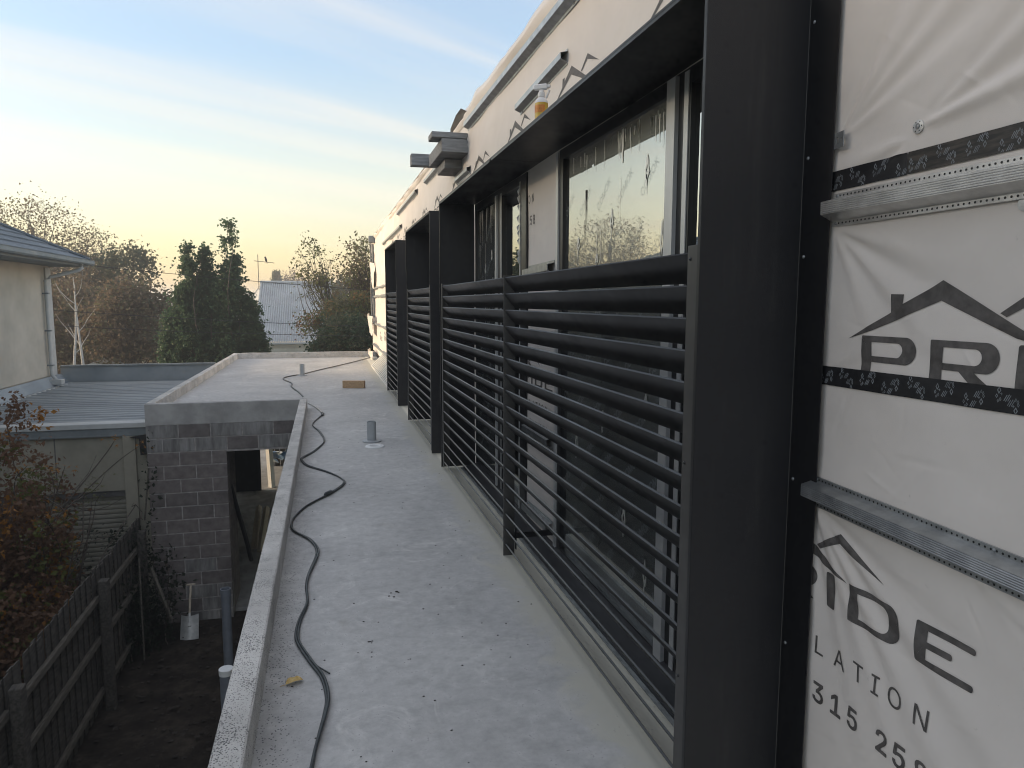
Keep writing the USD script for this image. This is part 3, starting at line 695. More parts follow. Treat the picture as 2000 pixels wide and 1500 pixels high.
tape_strip(1.391, 1.395, 0.054, M['tape'], 0.2, 1.795, 1)
tape_strip(1.9375, 1.9435, 0.054, M['tape'], 1.512, 1.795, 2)
tape_strip(1.9385, 1.9435, 0.0535, M['tape_dusty'], 0.2, 1.5105, 3)


# galvanised top-hat battens
def batten(y0, y1, z, tilt=0.0, scale=1.0, detail=False, x0=None, mat_='galv', name='batten', endcap=False, seg=1):
    s = scale; bx = (WX - 0.006) if x0 is None else x0
    prof = [(0.0, 0.045), (0.0015, 0.0455), (0.0015, 0.0305), (-0.040, 0.0200), (-0.040, -0.0125), (0.0015, -0.0310), (0.0015, -0.0455), (0.0, -0.045), (-0.0015, -0.0445), (-0.0015, -0.0318), (-0.0428, -0.0135), (-0.0428, 0.0213), (-0.0015, 0.0315), (-0.0015, 0.0445)]
    prof = [(a, b_) for a, b_ in prof if True]
    V, F = [], []
    n = len(prof); ys_ = np.linspace(y0, y1, seg + 1)
    for y in ys_:
        for a, b_ in prof:
            V.append((bx + a * s, y, z + tilt * (y1 - y) + b_ * s))
    for i in range(seg):
        for j in range(n):
            k = (j + 1) % n; a = i * n; F += [[a + j, a + n + k, a + k], [a + j, a + n + j, a + n + k]]
    t = trimesh.creation.triangulate_polygon(Polygon(prof), engine='earcut')
    mb = MB(); mb.add(V, F)
    for y in (y0, y1):
        mb.add([(bx + a * s, y, z + tilt * (y1 - y) + b_ * s) for a, b_ in t[0]], t[1])
    bt = put(b0, name, mb, M[mat_])
    if detail:
        hb = MB(); rb = MB(); nh = int((y1 - y0 - 0.02) / 0.0145)
        for i in range(nh):
            y = y1 - 0.012 - i * 0.0145; zz_ = z + tilt * (y1 - y)
            for sg in (1, -1):
                an = np.arange(6) * math.pi / 3; c = [(bx - 0.0021, y + 0.0030 * math.cos(a), zz_ + sg * 0.0375 + 0.0030 * math.sin(a)) for a in an]
                hb.poly(c)
        put(bt, 'perforations', hb, M['frame_black'], kind='stuff')
        for i in range(6):   # fine ribs rolled into the face
            zr_ = z - 0.0100 + i * 0.0054
            V2 = []
            for y in (y0 + 0.001, y1 - 0.001):
                zz_ = zr_ + tilt * (y1 - y); V2 += [(bx - 0.0427, y, zz_ - 0.0015), (bx - 0.0443, y, zz_), (bx - 0.0427, y, zz_ + 0.0015)]
            rb.add(V2, [[0, 1, 4], [0, 4, 3], [1, 2, 5], [1, 5, 4]])
        put(bt, 'ribs', rb, M[mat_], kind='stuff')
        for y in (y1 - 0.016, y1 - 0.60):
            for sg in (1, -1):
                sc = MB(); sc.lathe([(0.0045, 0), (0.0045, 0.002), (0.002, 0.0035), (0.0001, 0.0035)], (0, 0, 0), 8)
                v, f_ = sc.mesh(); v = np.column_stack([bx - 0.0016 - v[:, 2], y + v[:, 0], z + tilt * (y1 - y) + sg * 0.0375 + v[:, 1]])
                put(bt, 'screw', (v, f_), M['galv_dull'])
    else:
        for y in np.arange(y1 - 0.06, y0, -0.6):
            sc = MB(); sc.box(bx - 0.006, bx - 0.001, y - 0.007, y + 0.007, z - 0.043, z - 0.031); put(bt, 'screw', sc, M['galv_dull'])
    return bt


batten(-0.6, 1.766, 1.8575, 0.0, 1.0, True, mat_='galv_bright')
batten(-0.6, 1.792, 1.0455, -0.027, 1.0, True)
batten(1.4, 7.05, 3.295, 0.0, 1.15)
batten(4.10, 5.13, 2.975, 0.03, 1.0)
batten(6.95, 7.62, 2.865, 0.0, 0.9)
batten(8.55, 10.0, 3.225, 0.0, 1.0)
batten(11.0, 13.85, 3.245, 0.0, 1.0)
batten(13.3, 17.4, 2.96, 0.0, 1.0)
for z_ in (1.97, 1.74, 0.98, 0.35):
    batten(13.1, 21.6, z_, 0.0, 1.0, mat_='galv_dull', seg=2)
for z_, t_ in ((1.80, 0.02), (0.70, 0.0), (0.12, 0.03)):
    batten(4.31, 4.90, z_, t_, 1.1)

# fixing washer, bracket and the like on the near wrap
wx = float(wrapx(1.483, 2.022))
mb = MB(); mb.lathe([(0.0001, 0.0), (0.016, 0.0), (0.016, 0.0022), (0.008, 0.0035), (0.0065, 0.0015), (0.0001, 0.0015)], (0, 0, 0), 20)
v, f = mb.mesh(); wsh = put(b0, 'washer', (np.column_stack([wx - 0.002 - v[:, 2], 1.483 + v[:, 0], 2.022 + v[:, 1]]), f), M['aluminium'])
for i in range(6):
    a = i * math.pi / 3; hm = MB(); hm.poly([(wx - 0.0052, 1.483 + 0.0118 * math.cos(a) + 0.0018 * math.cos(b_), 2.022 + 0.0118 * math.sin(a) + 0.0018 * math.sin(b_)) for b_ in np.arange(6) * math.pi / 3])
    put(wsh, 'hole', hm, M['frame_black'])
hm = MB(); hm.lathe([(0.0055, 0), (0.0055, 0.003), (0.0001, 0.004)], (0, 0, 0), 10); v, f = hm.mesh(); put(wsh, 'screw', (np.column_stack([wx - 0.0035 - v[:, 2], 1.483 + v[:, 0], 2.022 + v[:, 1]]), f), M['galv_dull'])
g = sbox(-1.776, 2.024, -1.722, 2.066).difference(sbox(-1.760, 2.038, -1.744, 2.054)).difference(Point(-1.732, 2.046).buffer(0.003, 5))
t = trimesh.creation.extrude_polygon(g, 0.003, engine='earcut'); v = np.array(t.vertices)
put(b0, 'bracket', (np.column_stack([WX - 0.011 + v[:, 2] - (v[:, 0] + 1.776) * 0.2, -v[:, 0], v[:, 1]]), t.faces[:, ::-1]), M['galv_dull'], label='slotted tab poking out from behind the black flange')
w2 = float(wrapx(1.19, 1.806))
mb = MB(); mb.lathe([(0.0001, 0.0), (0.015, 0.0), (0.015, 0.0022), (0.0001, 0.0035)], (0, 0, 0), 16); v, f = mb.mesh(); put(b0, 'washer', (np.column_stack([w2 - 0.002 - v[:, 2], 1.192 + v[:, 0], 1.803 + v[:, 1]]), f), M['aluminium'])


# windows
def window(y0, y1, name_label, mull, zb=0.06, zt=2.44):
    """dark frame with panes between the mullions; mull: list of (ya, yb, kind) panes"""
    fr = MB(); x0, x1 = WX - 0.012, WX + 0.07
    edges = sorted({y0, y1, *[m_[0] for m_ in mull], *[m_[1] for m_ in mull]})
    fr.box(x0, x1, y0, y1, zb - 0.05, zb).box(x0, x1, y0, y1, zt, 2.50)
    pos = y0
    for a, b_, k in sorted(mull):
        if a - pos > 0.004:
            fr.box(x0, x1, pos, a, zb, zt)
        pos = b_
    if y1 - pos > 0.004:
        fr.box(x0, x1, pos, y1, zb, zt)
    w = put(b0, 'window', fr, M['frame_black'], label=name_label)
    for a, b_, k in mull:
        g_ = MB(); g_.box(WX + 0.008, WX + 0.014, a - 0.003, b_ + 0.003, zb - 0.003, zt + 0.003)
        put(w, 'pane', g_, M[k])
    return w


wA = window(1.93, 4.205, 'large window with filmed glass next to the black column', [(2.0, 2.60, 'glass_clear'), (2.785, 4.14, 'glass_film')])
for a, b_, xo in ((2.700, 2.772, 0.030), (2.615, 2.650, 0.016), (4.208, 4.246, 0.022)):
    mb = MB(); mb.box(WX - xo, WX + 0.05, a, b_, 0.03, 2.49); put(wA, 'aluminium_mullion', mb, M['aluminium'])
wB = window(4.935, 6.715, 'narrow window and filmed pane at the far end of the near hood', [(5.115, 5.665, 'glass_clear'), (5.87, 6.68, 'glass_film')])
for a, b_, xo in ((5.095, 5.112, 0.016), (5.80, 5.845, 0.026), (5.672, 5.700, 0.014)):
    mb = MB(); mb.box(WX - xo, WX + 0.05, a, b_, 0.03, 2.46); put(wB, 'aluminium_mullion', mb, M['aluminium'])
mb = MB(); mb.box(WX - 0.014, WX + 0.012, 4.945, 5.085, 0.02, 2.47); put(wB, 'flashing_tape', mb, M['tape'])
window(7.50, 9.56, 'window behind the middle hood', [(7.60, 8.50, 'glass_film'), (8.58, 9.48, 'glass_film')])
window(11.06, 12.9, 'window behind the far hood', [(11.15, 12.80, 'glass_film')])
mb = MB(); mb.extr([(1.255, 0.004), (1.255, 0.016), (1.39, 0.05), (1.40, 0.05), (1.40, 0.004)], 1, 1.95, 6.70); put(b0, 'sill', mb, M['sill_flash'])
mb = MB(); mb.box(1.235, 1.253, 1.95, 6.70, 0.004, 0.013); put(b0, 'sill_edge', mb, M['galv_dull'])

# film print and dried adhesive on the big pane
FX = lambda y, z: np.full(np.shape(y), WX + 0.008)
word = text_shape('COMOK', 0.040, True)
rows = []
r_ = np.random.default_rng(5)
for i in range(6):
    for j in range(9):
        y, z = 4.02 - i * 0.27 + (j % 2) * 0.13, 0.18 + j * 0.27
        rows.append(affinity.translate(affinity.rotate(word, 38, origin=(0, 0)), -y, z))
clip = sbox(-4.13, 0.08, -2.795, 2.42)
put(wA, 'film_print', conform([g.intersection(clip) for g in rows], 0.3, 0.0015, FX), M['film_print'], kind='stuff')
word2 = text_shape('COMOK', 0.040, True)
put(wB, 'film_print', conform([affinity.translate(affinity.rotate(word2, 38, origin=(0, 0)), -(6.60 - i * 0.3), 0.2 + j * 0.3 + 0.12 * (i % 2)).intersection(sbox(-6.67, 0.08, -5.88, 2.42)) for i in range(3) for j in range(8)], 0.3, 0.0015, FX), M['film_print'], kind='stuff')


def drip(y, z, w, l):
    n = 7; pts = [(-y - w / 2 * (1 - 0.75 * t_) + r_.normal(0, w * .08), z - l * t_) for t_ in np.linspace(0, 1, n)] + [(-y + w / 2 * (1 - 0.75 * t_) + r_.normal(0, w * .08), z - l * t_) for t_ in np.linspace(1, 0, n)]
    return Polygon(pts).buffer(0)


def blob(y, z, w, h):
    an = np.linspace(0, 2 * math.pi, 14)[:-1]
    o = Polygon([(-y + w * (0.75 + 0.35 * r_.random()) * math.cos(a) * (0.55 + 0.45 * (math.sin(a) < 0)), z + h * (0.8 + 0.3 * r_.random()) * math.sin(a)) for a in an]).buffer(0)
    return o.difference(affinity.translate(affinity.scale(o, 0.45, 0.35), 0, -h * 0.15))


ad = []
for y in np.concatenate([r_.uniform(2.86, 3.02, 6), r_.uniform(3.10, 3.36, 11), r_.uniform(3.5, 4.08, 7)]):
    ad.append(drip(y, 2.425 - r_.uniform(0, 0.03), r_.uniform(0.004, 0.013), r_.uniform(0.03, 0.15)))
ad += [drip(3.30, 2.425, 0.03, 0.16), drip(3.62, 2.0, 0.004, 0.5), drip(3.57, 1.98, 0.003, 0.5), drip(3.32, 2.2, 0.003, 0.4)]
for y, z, w, h in ((3.02, 2.20, 0.026, 0.055), (3.42, 2.02, 0.022, 0.05), (3.91, 1.93, 0.030, 0.04), (3.62, 1.83, 0.026, 0.03), (2.86, 1.88, 0.014, 0.09), (2.98, 1.15, 0.03, 0.04), (3.5, 1.0, 0.03, 0.04), (3.2, 0.55, 0.03, 0.05), (3.9, 0.8, 0.03, 0.05), (2.95, 0.35, 0.02, 0.07)):
    ad += [blob(y, z, w, h), drip(y + 0.004, z - h * 0.6, w * 0.5, h * 1.6)]
put(wA, 'adhesive_smears', conform(ad, 0.2, 0.0025, FX), M['adhesive'], kind='stuff')
ad = [drip(y, 2.42, r_.uniform(0.006, 0.02), r_.uniform(0.05, 0.35)) for y in r_.uniform(5.95, 6.6, 14)] + [blob(6.1, 2.0, 0.03, 0.05), blob(6.35, 1.9, 0.03, 0.05)] + [drip(r_.uniform(5.95, 6.6), r_.uniform(1.5, 2.2), 0.008, 0.35) for i in range(8)]
put(wB, 'adhesive_smears', conform(ad, 0.3, 0.0025, FX), M['adhesive'], kind='stuff')
dk = [drip(3.79, 2.21, 0.018, 0.20), drip(3.805, 2.05, 0.008, 0.16)]
put(wA, 'scrape', conform(dk, 0.3, 0.003, FX), M['debris'])
mb = MB()
for i in range(9):
    z_ = 2.43 - i * 0.06 - 0.03 * r_.random(); w_ = 0.008 + 0.03 * r_.random() ** 2
    mb.poly([(WX - 0.02, 5.10, z_), (WX - 0.034, 5.10 + w_, z_ - 0.02), (WX - 0.022, 5.10 + w_ * 1.3, z_ - 0.05), (WX - 0.025, 5.10, z_ - 0.06)])
put(wB, 'peeling_film', mb, M['pvc_white'])

# ------------------------------------------------------------------ black steel window hoods
HX = 1.055; HT = 2.52; SH = 0.005


def rivet(parent, x, y, z, ax, r=0.0055, mt='galv_dull', h=0.004):
    """small dome head facing -x (ax 0) or -y (ax 1)"""
    mb = MB(); mb.lathe([(r, 0), (r * 0.9, h * 0.5), (r * 0.5, h * 0.9), (0.0001, h)], (0, 0, 0), 8); v, f = mb.mesh()
    P = np.column_stack([x - v[:, 2], y + v[:, 0], z + v[:, 1]]) if ax == 0 else np.column_stack([x + v[:, 0], y - v[:, 2], z + v[:, 1]])
    put(parent, 'rivet', (P, f if ax == 0 else f), M[mt], True)


def hood(y0, y1, label, joints=(), zb=0.012):
    h = thing('window_hood', label, 'window hood', (HX, y0, 0))
    lip = 0.012
    for nm, ya, yb, sgn in (('near_side', y0, y0 + SH, 1), ('far_side', y1 - SH, y1, -1)):
        mb = MB(); mb.cbox(HX, WX - 0.012, ya, yb, zb, HT, 0.0012)
        mb.box(HX + 0.0004, HX + 0.0024, (yb if sgn > 0 else ya - lip), (yb + lip if sgn > 0 else ya), zb, HT - 0.012)   # folded return
        put(h, nm, mb, M['powder_coat'])
    cuts = [y0 + SH + 0.001, *joints, y1 - SH - 0.001]
    for a, b_ in zip(cuts[:-1], cuts[1:]):
        mb = MB(); mb.cbox(HX, WX + 0.03, a + 0.0012, b_ - 0.0012, HT - 0.010, HT, 0.0012); mb.box(HX + 0.0004, HX + 0.0024, a + 0.02, b_ - 0.02, HT - 0.022, HT - 0.0105)
        put(h, 'top', mb, M['powder_coat'])
    mb = MB(); mb.box(WX - 0.0155, WX - 0.0125, y0 - 0.128, y0 - 0.0015, zb, HT + 0.09); put(h, 'wall_flange', mb, M['powder_coat'])
    mb = MB(); mb.tube([(WX - 0.0148, y0 - 0.0006, zb), (WX - 0.0148, y0 - 0.0006, HT + 0.02)], 0.0022, 8); put(h, 'fold', mb, M['powder_edge'], True)  # paler tube added to draw the highlight along the fold
    for z_ in (2.02, 1.735, 1.06, 0.53, 2.40):
        rivet(h, WX - 0.0155, y0 - 0.022, z_, 0)
    mb = MB(); mb.box(HX + 0.05, HX + 0.35, y0 + 0.3, y0 + 0.303, 0, 0.001)
    return h


hA = hood(1.897, 6.765, 'large black steel window hood nearest the camera, its side standing like a column', (4.62,))
hB = hood(7.40, 9.63, 'middle black steel window hood, next beyond the large one')
hC = hood(10.99, 12.97, 'farthest black steel window hood, beside the bare wrapped wall')

# louvre screens across the lower part of each hood
def lens(p, q, bulge, n):
    """points from p to q along a shallow arc (bulge to the left of p->q)"""
    p, q = np.array(p), np.array(q); d = q - p; nrm = np.array([-d[1], d[0]]) / np.linalg.norm(d); t = np.linspace(0, 1, n)
    return p + t[:, None] * d + (4 * t * (1 - t))[:, None] * nrm * bulge


NT, NB = (-0.0345, 0.0405), (0.0340, -0.0445)      # below the bevelled outer top edge, inner bottom edge (x inward, z)
BLADE = np.vstack([lens(NT, NB, -0.0045, 9), lens((NB[0] + 0.0012, NB[1] + 0.001), (NT[0] + 0.0055, NT[1] + 0.0050), -0.0010, 5)])


def louvre_mesh(y0, y1, xc, zc):
    mb = MB(); n = len(BLADE); V = [(xc + a, y, zc + b_) for y in (y0, y1) for a, b_ in BLADE]; F = []
    for j in range(n):
        k = (j + 1) % n; F += [[j, n + k, k], [j, n + j, n + k]]
    mb.add(V, F)
    mb.add([V[i] for i in range(n)], [[0, i, i + 1] for i in range(1, n - 1)]); mb.add([V[n + i] for i in range(n)], [[0, i + 1, i] for i in range(1, n - 1)])
    return mb


def screen(y0, y1, label, post_y, mid=None, ztop=1.748, n=18):
    s = thing('louvre_screen', label, 'louvre screen', (HX + 0.01, y0, 0))
    xo = HX + 0.004
    for a, b_ in post_y:
        mb = MB(); mb.cbox(xo, xo + 0.0045, a, b_, 0.03, 1.768, 0.001); mb.box(xo + 0.0048, xo + 0.068, a if a < (y0 + y1) / 2 else b_ - 0.004, a + 0.004 if a < (y0 + y1) / 2 else b_, 0.03, 1.766)
        put(s, 'end_post', mb, M['powder_edge'])
        if b_ - a > 0.04:
            for z_ in (1.728, 0.95 + 0.16, 0.42):
                rivet(s, xo, a + 0.05, z_, 0, 0.0055, 'frame_black', 0.005)
    spans = [(y0, y1)] if mid is None else [(y0, mid), (mid + 0.011, y1)]
    if mid is not None:
        mb = MB(); mb.cbox(xo - 0.006, xo + 0.066, mid + 0.001, mid + 0.010, -0.0 + 0.006, 1.76, 0.0015); put(s, 'mid_post', mb, M['powder_edge'])
        mb = MB(); mb.box(xo + 0.067, WX - 0.02, mid - 0.002, mid + 0.012, 0.115, 0.150).box(xo + 0.067, xo + 0.072, mid - 0.03, mid - 0.003, 0.05, 0.21); put(s, 'stay', mb, M['powder_coat'])
    for a, b_ in spans:
        for i in range(n):
            zt = ztop - i * 0.0975
            put(s, 'louvre', louvre_mesh(a + 0.001, b_ - 0.001, xo + 0.0360, zt - 0.0445), M['powder_louvre'], 35)
    return s


screen(1.980, 6.640, 'long louvre screen in two bays on the large near hood', ((1.909, 1.978), (6.642, 6.690)), 4.250)
screen(7.49, 9.52, 'louvre screen on the middle hood', ((7.44, 7.488), (9.522, 9.57)))
screen(11.08, 12.86, 'louvre screen on the farthest hood', ((11.03, 11.078), (12.862, 12.91)))

# ------------------------------------------------------------------ things on and about the deck
# spray bottle standing on top of the near hood
bt = thing('spray_bottle', 'yellow spray bottle with white trigger head standing on the near hood', 'spray bottle', (1.20, 3.97, HT))
b = (1.20, 3.97, HT)
mb = MB(); mb.lathe([(0.0001, 0.001), (0.034, 0.001), (0.037, 0.006), (0.037, 0.178)], b, 20); put(bt, 'label_sleeve', mb, M['bottle_yellow'], 40)
a_ = np.radians(np.linspace(150, 285, 12)); mb = MB(); mb.add([(b[0] + 0.0374 * math.cos(t), b[1] + 0.0374 * math.sin(t), b[2] + z_) for z_ in (0.125, 0.165) for t in a_], [[j, j + 1, j + 13] for j in range(11)] + [[j, j + 13, j + 12] for j in range(11)]); put(bt, 'printed_label', mb, M['bottle_label'], True)
mb = MB(); mb.lathe([(0.0365, 0.1785), (0.035, 0.188), (0.028, 0.201), (0.0175, 0.209), (0.0165, 0.2135)], b, 20); put(bt, 'shoulder', mb, M['bottle_white'], 40)
mb = MB(); mb.lathe([(0.019, 0.214), (0.0195, 0.236), (0.014, 0.239), (0.013, 0.2505)], b, 16); put(bt, 'collar', mb, M['bottle_white'], 40)
MM = trimesh.transformations.translation_matrix(b) @ trimesh.transformations.rotation_matrix(math.radians(-35), [0, 0, 1])
mb = MB(); mb.cbox(-0.045, 0.035, -0.013, 0.013, 0.251, 0.282, 0.006, MM).cbox(0.035, 0.052, -0.008, 0.008, 0.260, 0.276, 0.003, MM); put(bt, 'trigger_head', mb, M['bottle_white'])
mb = MB(); mb.cbox(0.0, 0.010, -0.006, 0.006, 0, 0.048, 0.002, MM @ trimesh.transformations.translation_matrix([0.024, 0, 0.206]) @ trimesh.transformations.rotation_matrix(math.radians(22), [0, 1, 0])); put(bt, 'trigger', mb, M['bottle_white'])

# grey beam ends sticking out of the wall below the roof
MMb = np.eye(4)
for x0, x1, y0, y1, z0, z1, lab in ((1.045, 1.46, 7.10, 7.34, 3.182, 3.236, 'flat grey beam end on top of the stack sticking out of the wall'),
                                    (1.14, 1.46, 7.103, 7.98, 3.050, 3.178, 'deep grey beam end in the middle of the stack sticking out of the wall'),
                                    (0.955, 1.46, 8.02, 8.14, 3.075, 3.200, 'longest grey beam end, pointing furthest out behind the stack'),
                                    (1.22, 1.46, 7.42, 7.90, 2.955, 3.046, 'short grey bracket under the beam ends of the wrapped wall')):
    mb = MB(); mb.cbox(x0, x1, y0, y1, z0, z1, 0.004)
    single('beam_end', mb, M['grey_timber'], lab, 'beam')

# dark flap of sheeting lifted at the roof edge
mb = MB()
fl = [(1.385, 7.0, 3.41), (1.335, 7.12, 3.47), (1.345, 7.45, 3.485), (1.365, 7.9, 3.45), (1.40, 8.1, 3.40), (1.385, 7.4, 3.385)]
mb.poly(fl); mb.poly([tuple(np.array(p_) + (0.03, 0.02, -0.03)) for p_ in fl][::-1])
put(b0, 'sheeting_flap', mb, M['roof_trim_dark'], label='dark flap of sheeting lifted at the roof edge')

# far corner: rainwater head, downpipe, loose flap of wrap
rw = thing('rainwater_head', 'grey box rainwater head with pipes at the far corner of the wrapped wall', 'rainwater head', (1.38, 20.6, 0))
mb = MB(); mb.cbox(1.235, 1.535, 20.5, 20.75, 3.235, 3.415, 0.008); put(rw, 'box', mb, M['trim_grey'])
for i, xx_ in enumerate((1.30, 1.345, 1.385)):
    mb = MB(); mb.tube([(xx_, 20.9, 3.24), (xx_, 20.9, 1.15)], 0.019, 8); put(rw, 'pipe', mb, M['roof_flash'] if i % 2 else M['trim_grey'], True)
r_ = np.random.default_rng(4)


def rag(name, c, w, h, mt, seed, label):
    rr = np.random.default_rng(seed); n = 9; Yg_, Zg2 = np.meshgrid(np.linspace(-1, 1, n), np.linspace(-1, 1, n), indexing='ij')
    V = np.stack([c[0] - 0.10 * (1 - Yg_ ** 2) * (0.6 + 0.4 * Zg2) + 0.10 * (meshkit.fbm(np.stack([Yg_ * 1.7 + seed, Zg2 * 1.7, Yg_ * 0], -1), 3, seed) - 0.5),
                  c[1] + w * Yg_ * (0.8 + 0.2 * Zg2), c[2] + h * Zg2 + 0.12 * h * Yg_], -1).reshape(-1, 3)
    I = np.arange(n * n).reshape(n, n); Q = np.stack([I[:-1, :-1], I[:-1, 1:], I[1:, 1:], I[1:, :-1]], -1).reshape(-1, 4)
    put(b0, name, (V, np.vstack([Q[:, [0, 1, 2]], Q[:, [0, 2, 3]]])), mt, True, label=label)


rag('wrap_flap', (1.36, 20.8, 2.35), 0.5, 0.35, M['wrap'], 3, 'loose flap of wrap hanging at the far corner')
rag('wrap_flap', (1.30, 21.2, 0.95), 0.8, 0.28, M['wrap'], 6, 'bulging fold of wrap at the far corner')
rag('wrap_flap', (1.25, 20.5, 0.13), 0.6, 0.13, M['wrap'], 8, 'crumpled wrap end lying on the deck')

# white slatted panel leaning against the foot of the far wall
sp = thing('slatted_panel', 'white slatted panel leaning against the foot of the far wrapped wall', 'slatted panel', (1.1, 15.9, 0))
ya, yb = 13.3, 18.1; nsl = 17
for i in range(nsl):
    y = ya + (yb - ya) * (i + 0.5) / nsl
    MM = trimesh.transformations.translation_matrix([1.11, y, 0.015]) @ trimesh.transformations.rotation_matrix(-math.atan2(0.30, 0.27), [0, 1, 0]) @ trimesh.transformations.rotation_matrix(math.radians(-8), [0, 0, 1])
    mb = MB(); mb.cbox(0, 0.40, -0.065, 0.065, 0.0, 0.022, 0.004, MM); put(sp, 'slat', mb, M['white_slat'])
mb = MB(); mb.cbox(1.085, 1.106, ya, yb, 0.0, 0.03, 0.003); put(sp, 'bottom_rail', mb, M['white_slat'])
mb = MB(); mb.cbox(1.335, 1.355, ya, yb, 0.255, 0.285, 0.003); put(sp, 'back_rail', mb, M['white_slat'])

# pipe stubs through the deck
for k, (cx, cy, hh, lab) in enumerate(((0.487, 8.0 + 0.28, 0.235, 'grey pipe stub standing on the deck with a loose ring before it'), (-0.505, 16.15, 0.25, 'grey pipe stub at the far end of the deck'))):
    ps = thing('pipe_stub', lab, 'pipe stub', (cx, cy, 0))
    mb = MB(); mb.lathe([(0.052, 0.0), (0.052, hh), (0.046, hh), (0.046, 0.02), (0.0001, 0.02)], (cx, cy, 0), 28); put(ps, 'pipe', mb, M['pvc_grey'], 40)
    mb = MB(); mb.lathe([(0.050, 0.002), (0.105, 0.002), (0.108, 0.010), (0.098, 0.018), (0.053, 0.018)], (cx, cy, 0), 28); put(ps, 'collar', mb, M['pvc_grey'], 40)
mb = MB(); mb.lathe([(0.052, 0.010), (0.060, 0.016), (0.094, 0.016), (0.105, 0.008), (0.108, 0.001), (0.048, 0.001), (0.052, 0.010)], (0.50, 7.97, 0), 32)
single('pipe_ring', mb, M['pvc_white'], 'flat white ring lying on the deck in front of the pipe stub', 'pipe ring', 40)

# offcut of timber
MM = trimesh.transformations.translation_matrix([0.50, 13.62, 0]) @ trimesh.transformations.rotation_matrix(math.radians(-16), [0, 0, 1])
of = thing('timber_offcut', 'short orange pine offcut lying on the grey deck', 'timber offcut', (0.5, 13.62, 0))
mb = MB(); mb.cbox(-0.21, 0.195, -0.045, 0.045, 0.0, 0.135, 0.003, MM); put(of, 'block', mb, M['pine'])
mb = MB(); mb.cbox(0.1955, 0.1985, -0.043, 0.043, 0.002, 0.132, 0.001, MM); put(of, 'sawn_end', mb, M['pine_end'])


# cables snaking along the parapet
def spline(pts, n=10):
    p = np.array(pts, float); p = np.vstack([2 * p[0] - p[1], p, 2 * p[-1] - p[-2]]); out = []
    for i in range(1, len(p) - 2):
        for t in np.linspace(0, 1, n, endpoint=False):
            a, b_, c, d = p[i - 1], p[i], p[i + 1], p[i + 2]
            out.append(0.5 * ((2 * b_) + (-a + c) * t + (2 * a - 5 * b_ + 4 * c - d) * t * t + (-a + 3 * b_ - 3 * c + d) * t ** 3))
    out.append(p[-2])
    return np.array(out)


near_pts = [(-0.06, 10.40), (-0.12, 10.12), (-0.19, 9.56), (-0.10, 9.03), (-0.045, 8.39), (-0.14, 7.86), (-0.255, 7.54), (-0.262, 7.41), (-0.20, 7.14), (-0.02, 6.83), (0.10, 6.56), (0.125, 6.35), (0.02, 6.07), (-0.17, 5.72), (-0.25, 5.44),
            (-0.27, 5.25), (-0.245, 5.08), (-0.14, 4.87), (-0.09, 4.68), (-0.09, 4.52), (-0.13, 4.23), (-0.14, 4.03), (-0.13, 3.81), (-0.16, 3.61), (-0.17, 3.47), (-0.16, 3.35), (-0.10, 3.15), (-0.05, 3.0), (-0.03, 2.84), (-0.04, 2.72), (-0.06, 2.59), (-0.08, 2.44), (-0.095, 2.2), (-0.06, 1.8), (0.05, 1.2)]
far_pts = [(1.27, 21.0), (0.62, 19.2), (-0.20, 17.2), (-0.47, 16.48), (-0.80, 15.9), (-0.86, 15.4), (-0.66, 14.6), (-0.64, 14.0), (-0.48, 13.1), (-0.38, 12.4)]
cd = thing('cable', 'thick black twin cable snaking down the deck beside the parapet', 'cable', (-0.1, 6, 0))
P = spline(near_pts, 10); N = np.gradient(P, axis=0); N = np.column_stack([-N[:, 1], N[:, 0]]) / np.linalg.norm(N, axis=1, keepdims=True)
ln = np.concatenate([[0], np.cumsum(np.linalg.norm(np.diff(P, axis=0), axis=1))])
ph = ln * 2.1
for s in (0, 1):
    o = 0.0062 * np.cos(ph + s * math.pi); zz_ = 0.0072 + 0.0035 * (1 + np.sin(ph + s * math.pi))
    mb = MB(); mb.tube(np.column_stack([P + N * o[:, None], zz_]), 0.0064, 8); put(cd, 'strand', mb, M['cord_black'], True)
mb = MB(); i0 = np.argmin(np.abs(P[:, 1] - 6.02)); a = P[i0]; d = P[i0 + 1] - P[i0 - 1]; d /= np.linalg.norm(d)
mb.tube([(a[0] - d[0] * 0.05, a[1] - d[1] * 0.05, 0.02), (a[0] + d[0] * 0.03, a[1] + d[1] * 0.03, 0.021), (a[0] + d[0] * 0.05, a[1] + d[1] * 0.05, 0.02)], [0.017, 0.018, 0.010], 10); put(cd, 'plug', mb, M['cord_black'], True)
mb = MB(); mb.tube([(-0.11, 3.18, 0.012), (-0.075, 3.10, 0.014), (-0.02, 3.03, 0.008)], 0.0035, 6); put(cd, 'loose_tail', mb, M['cord_black'], True)
mb = MB(); mb.tube(np.column_stack([spline(far_pts, 10), np.full((len(far_pts) - 1) * 10 + 1, 0.0125)]), 0.011, 8)
single('cable', mb, M['cord_black'], 'thin black cable lying across the far part of the deck', 'cable', True)
pc = thing('cable', 'short pale cable joining the black ones beside the parapet corner', 'cable', (-0.2, 11.3, 0))
sp_ = spline([(-0.38, 12.35), (-0.31, 11.75), (-0.20, 11.3), (-0.10, 10.75), (-0.06, 10.42)], 10)
mb = MB(); mb.tube(np.column_stack([sp_, np.full(len(sp_), 0.0125)]), 0.011, 8); put(pc, 'lead', mb, M['cord_pale'], True)
mb = MB(); mb.tube([(-0.075, 10.50, 0.02), (-0.06, 10.40, 0.02), (-0.075, 10.28, 0.018)], [0.018, 0.020, 0.014], 10); put(pc, 'connector', mb, M['cord_black'], True)

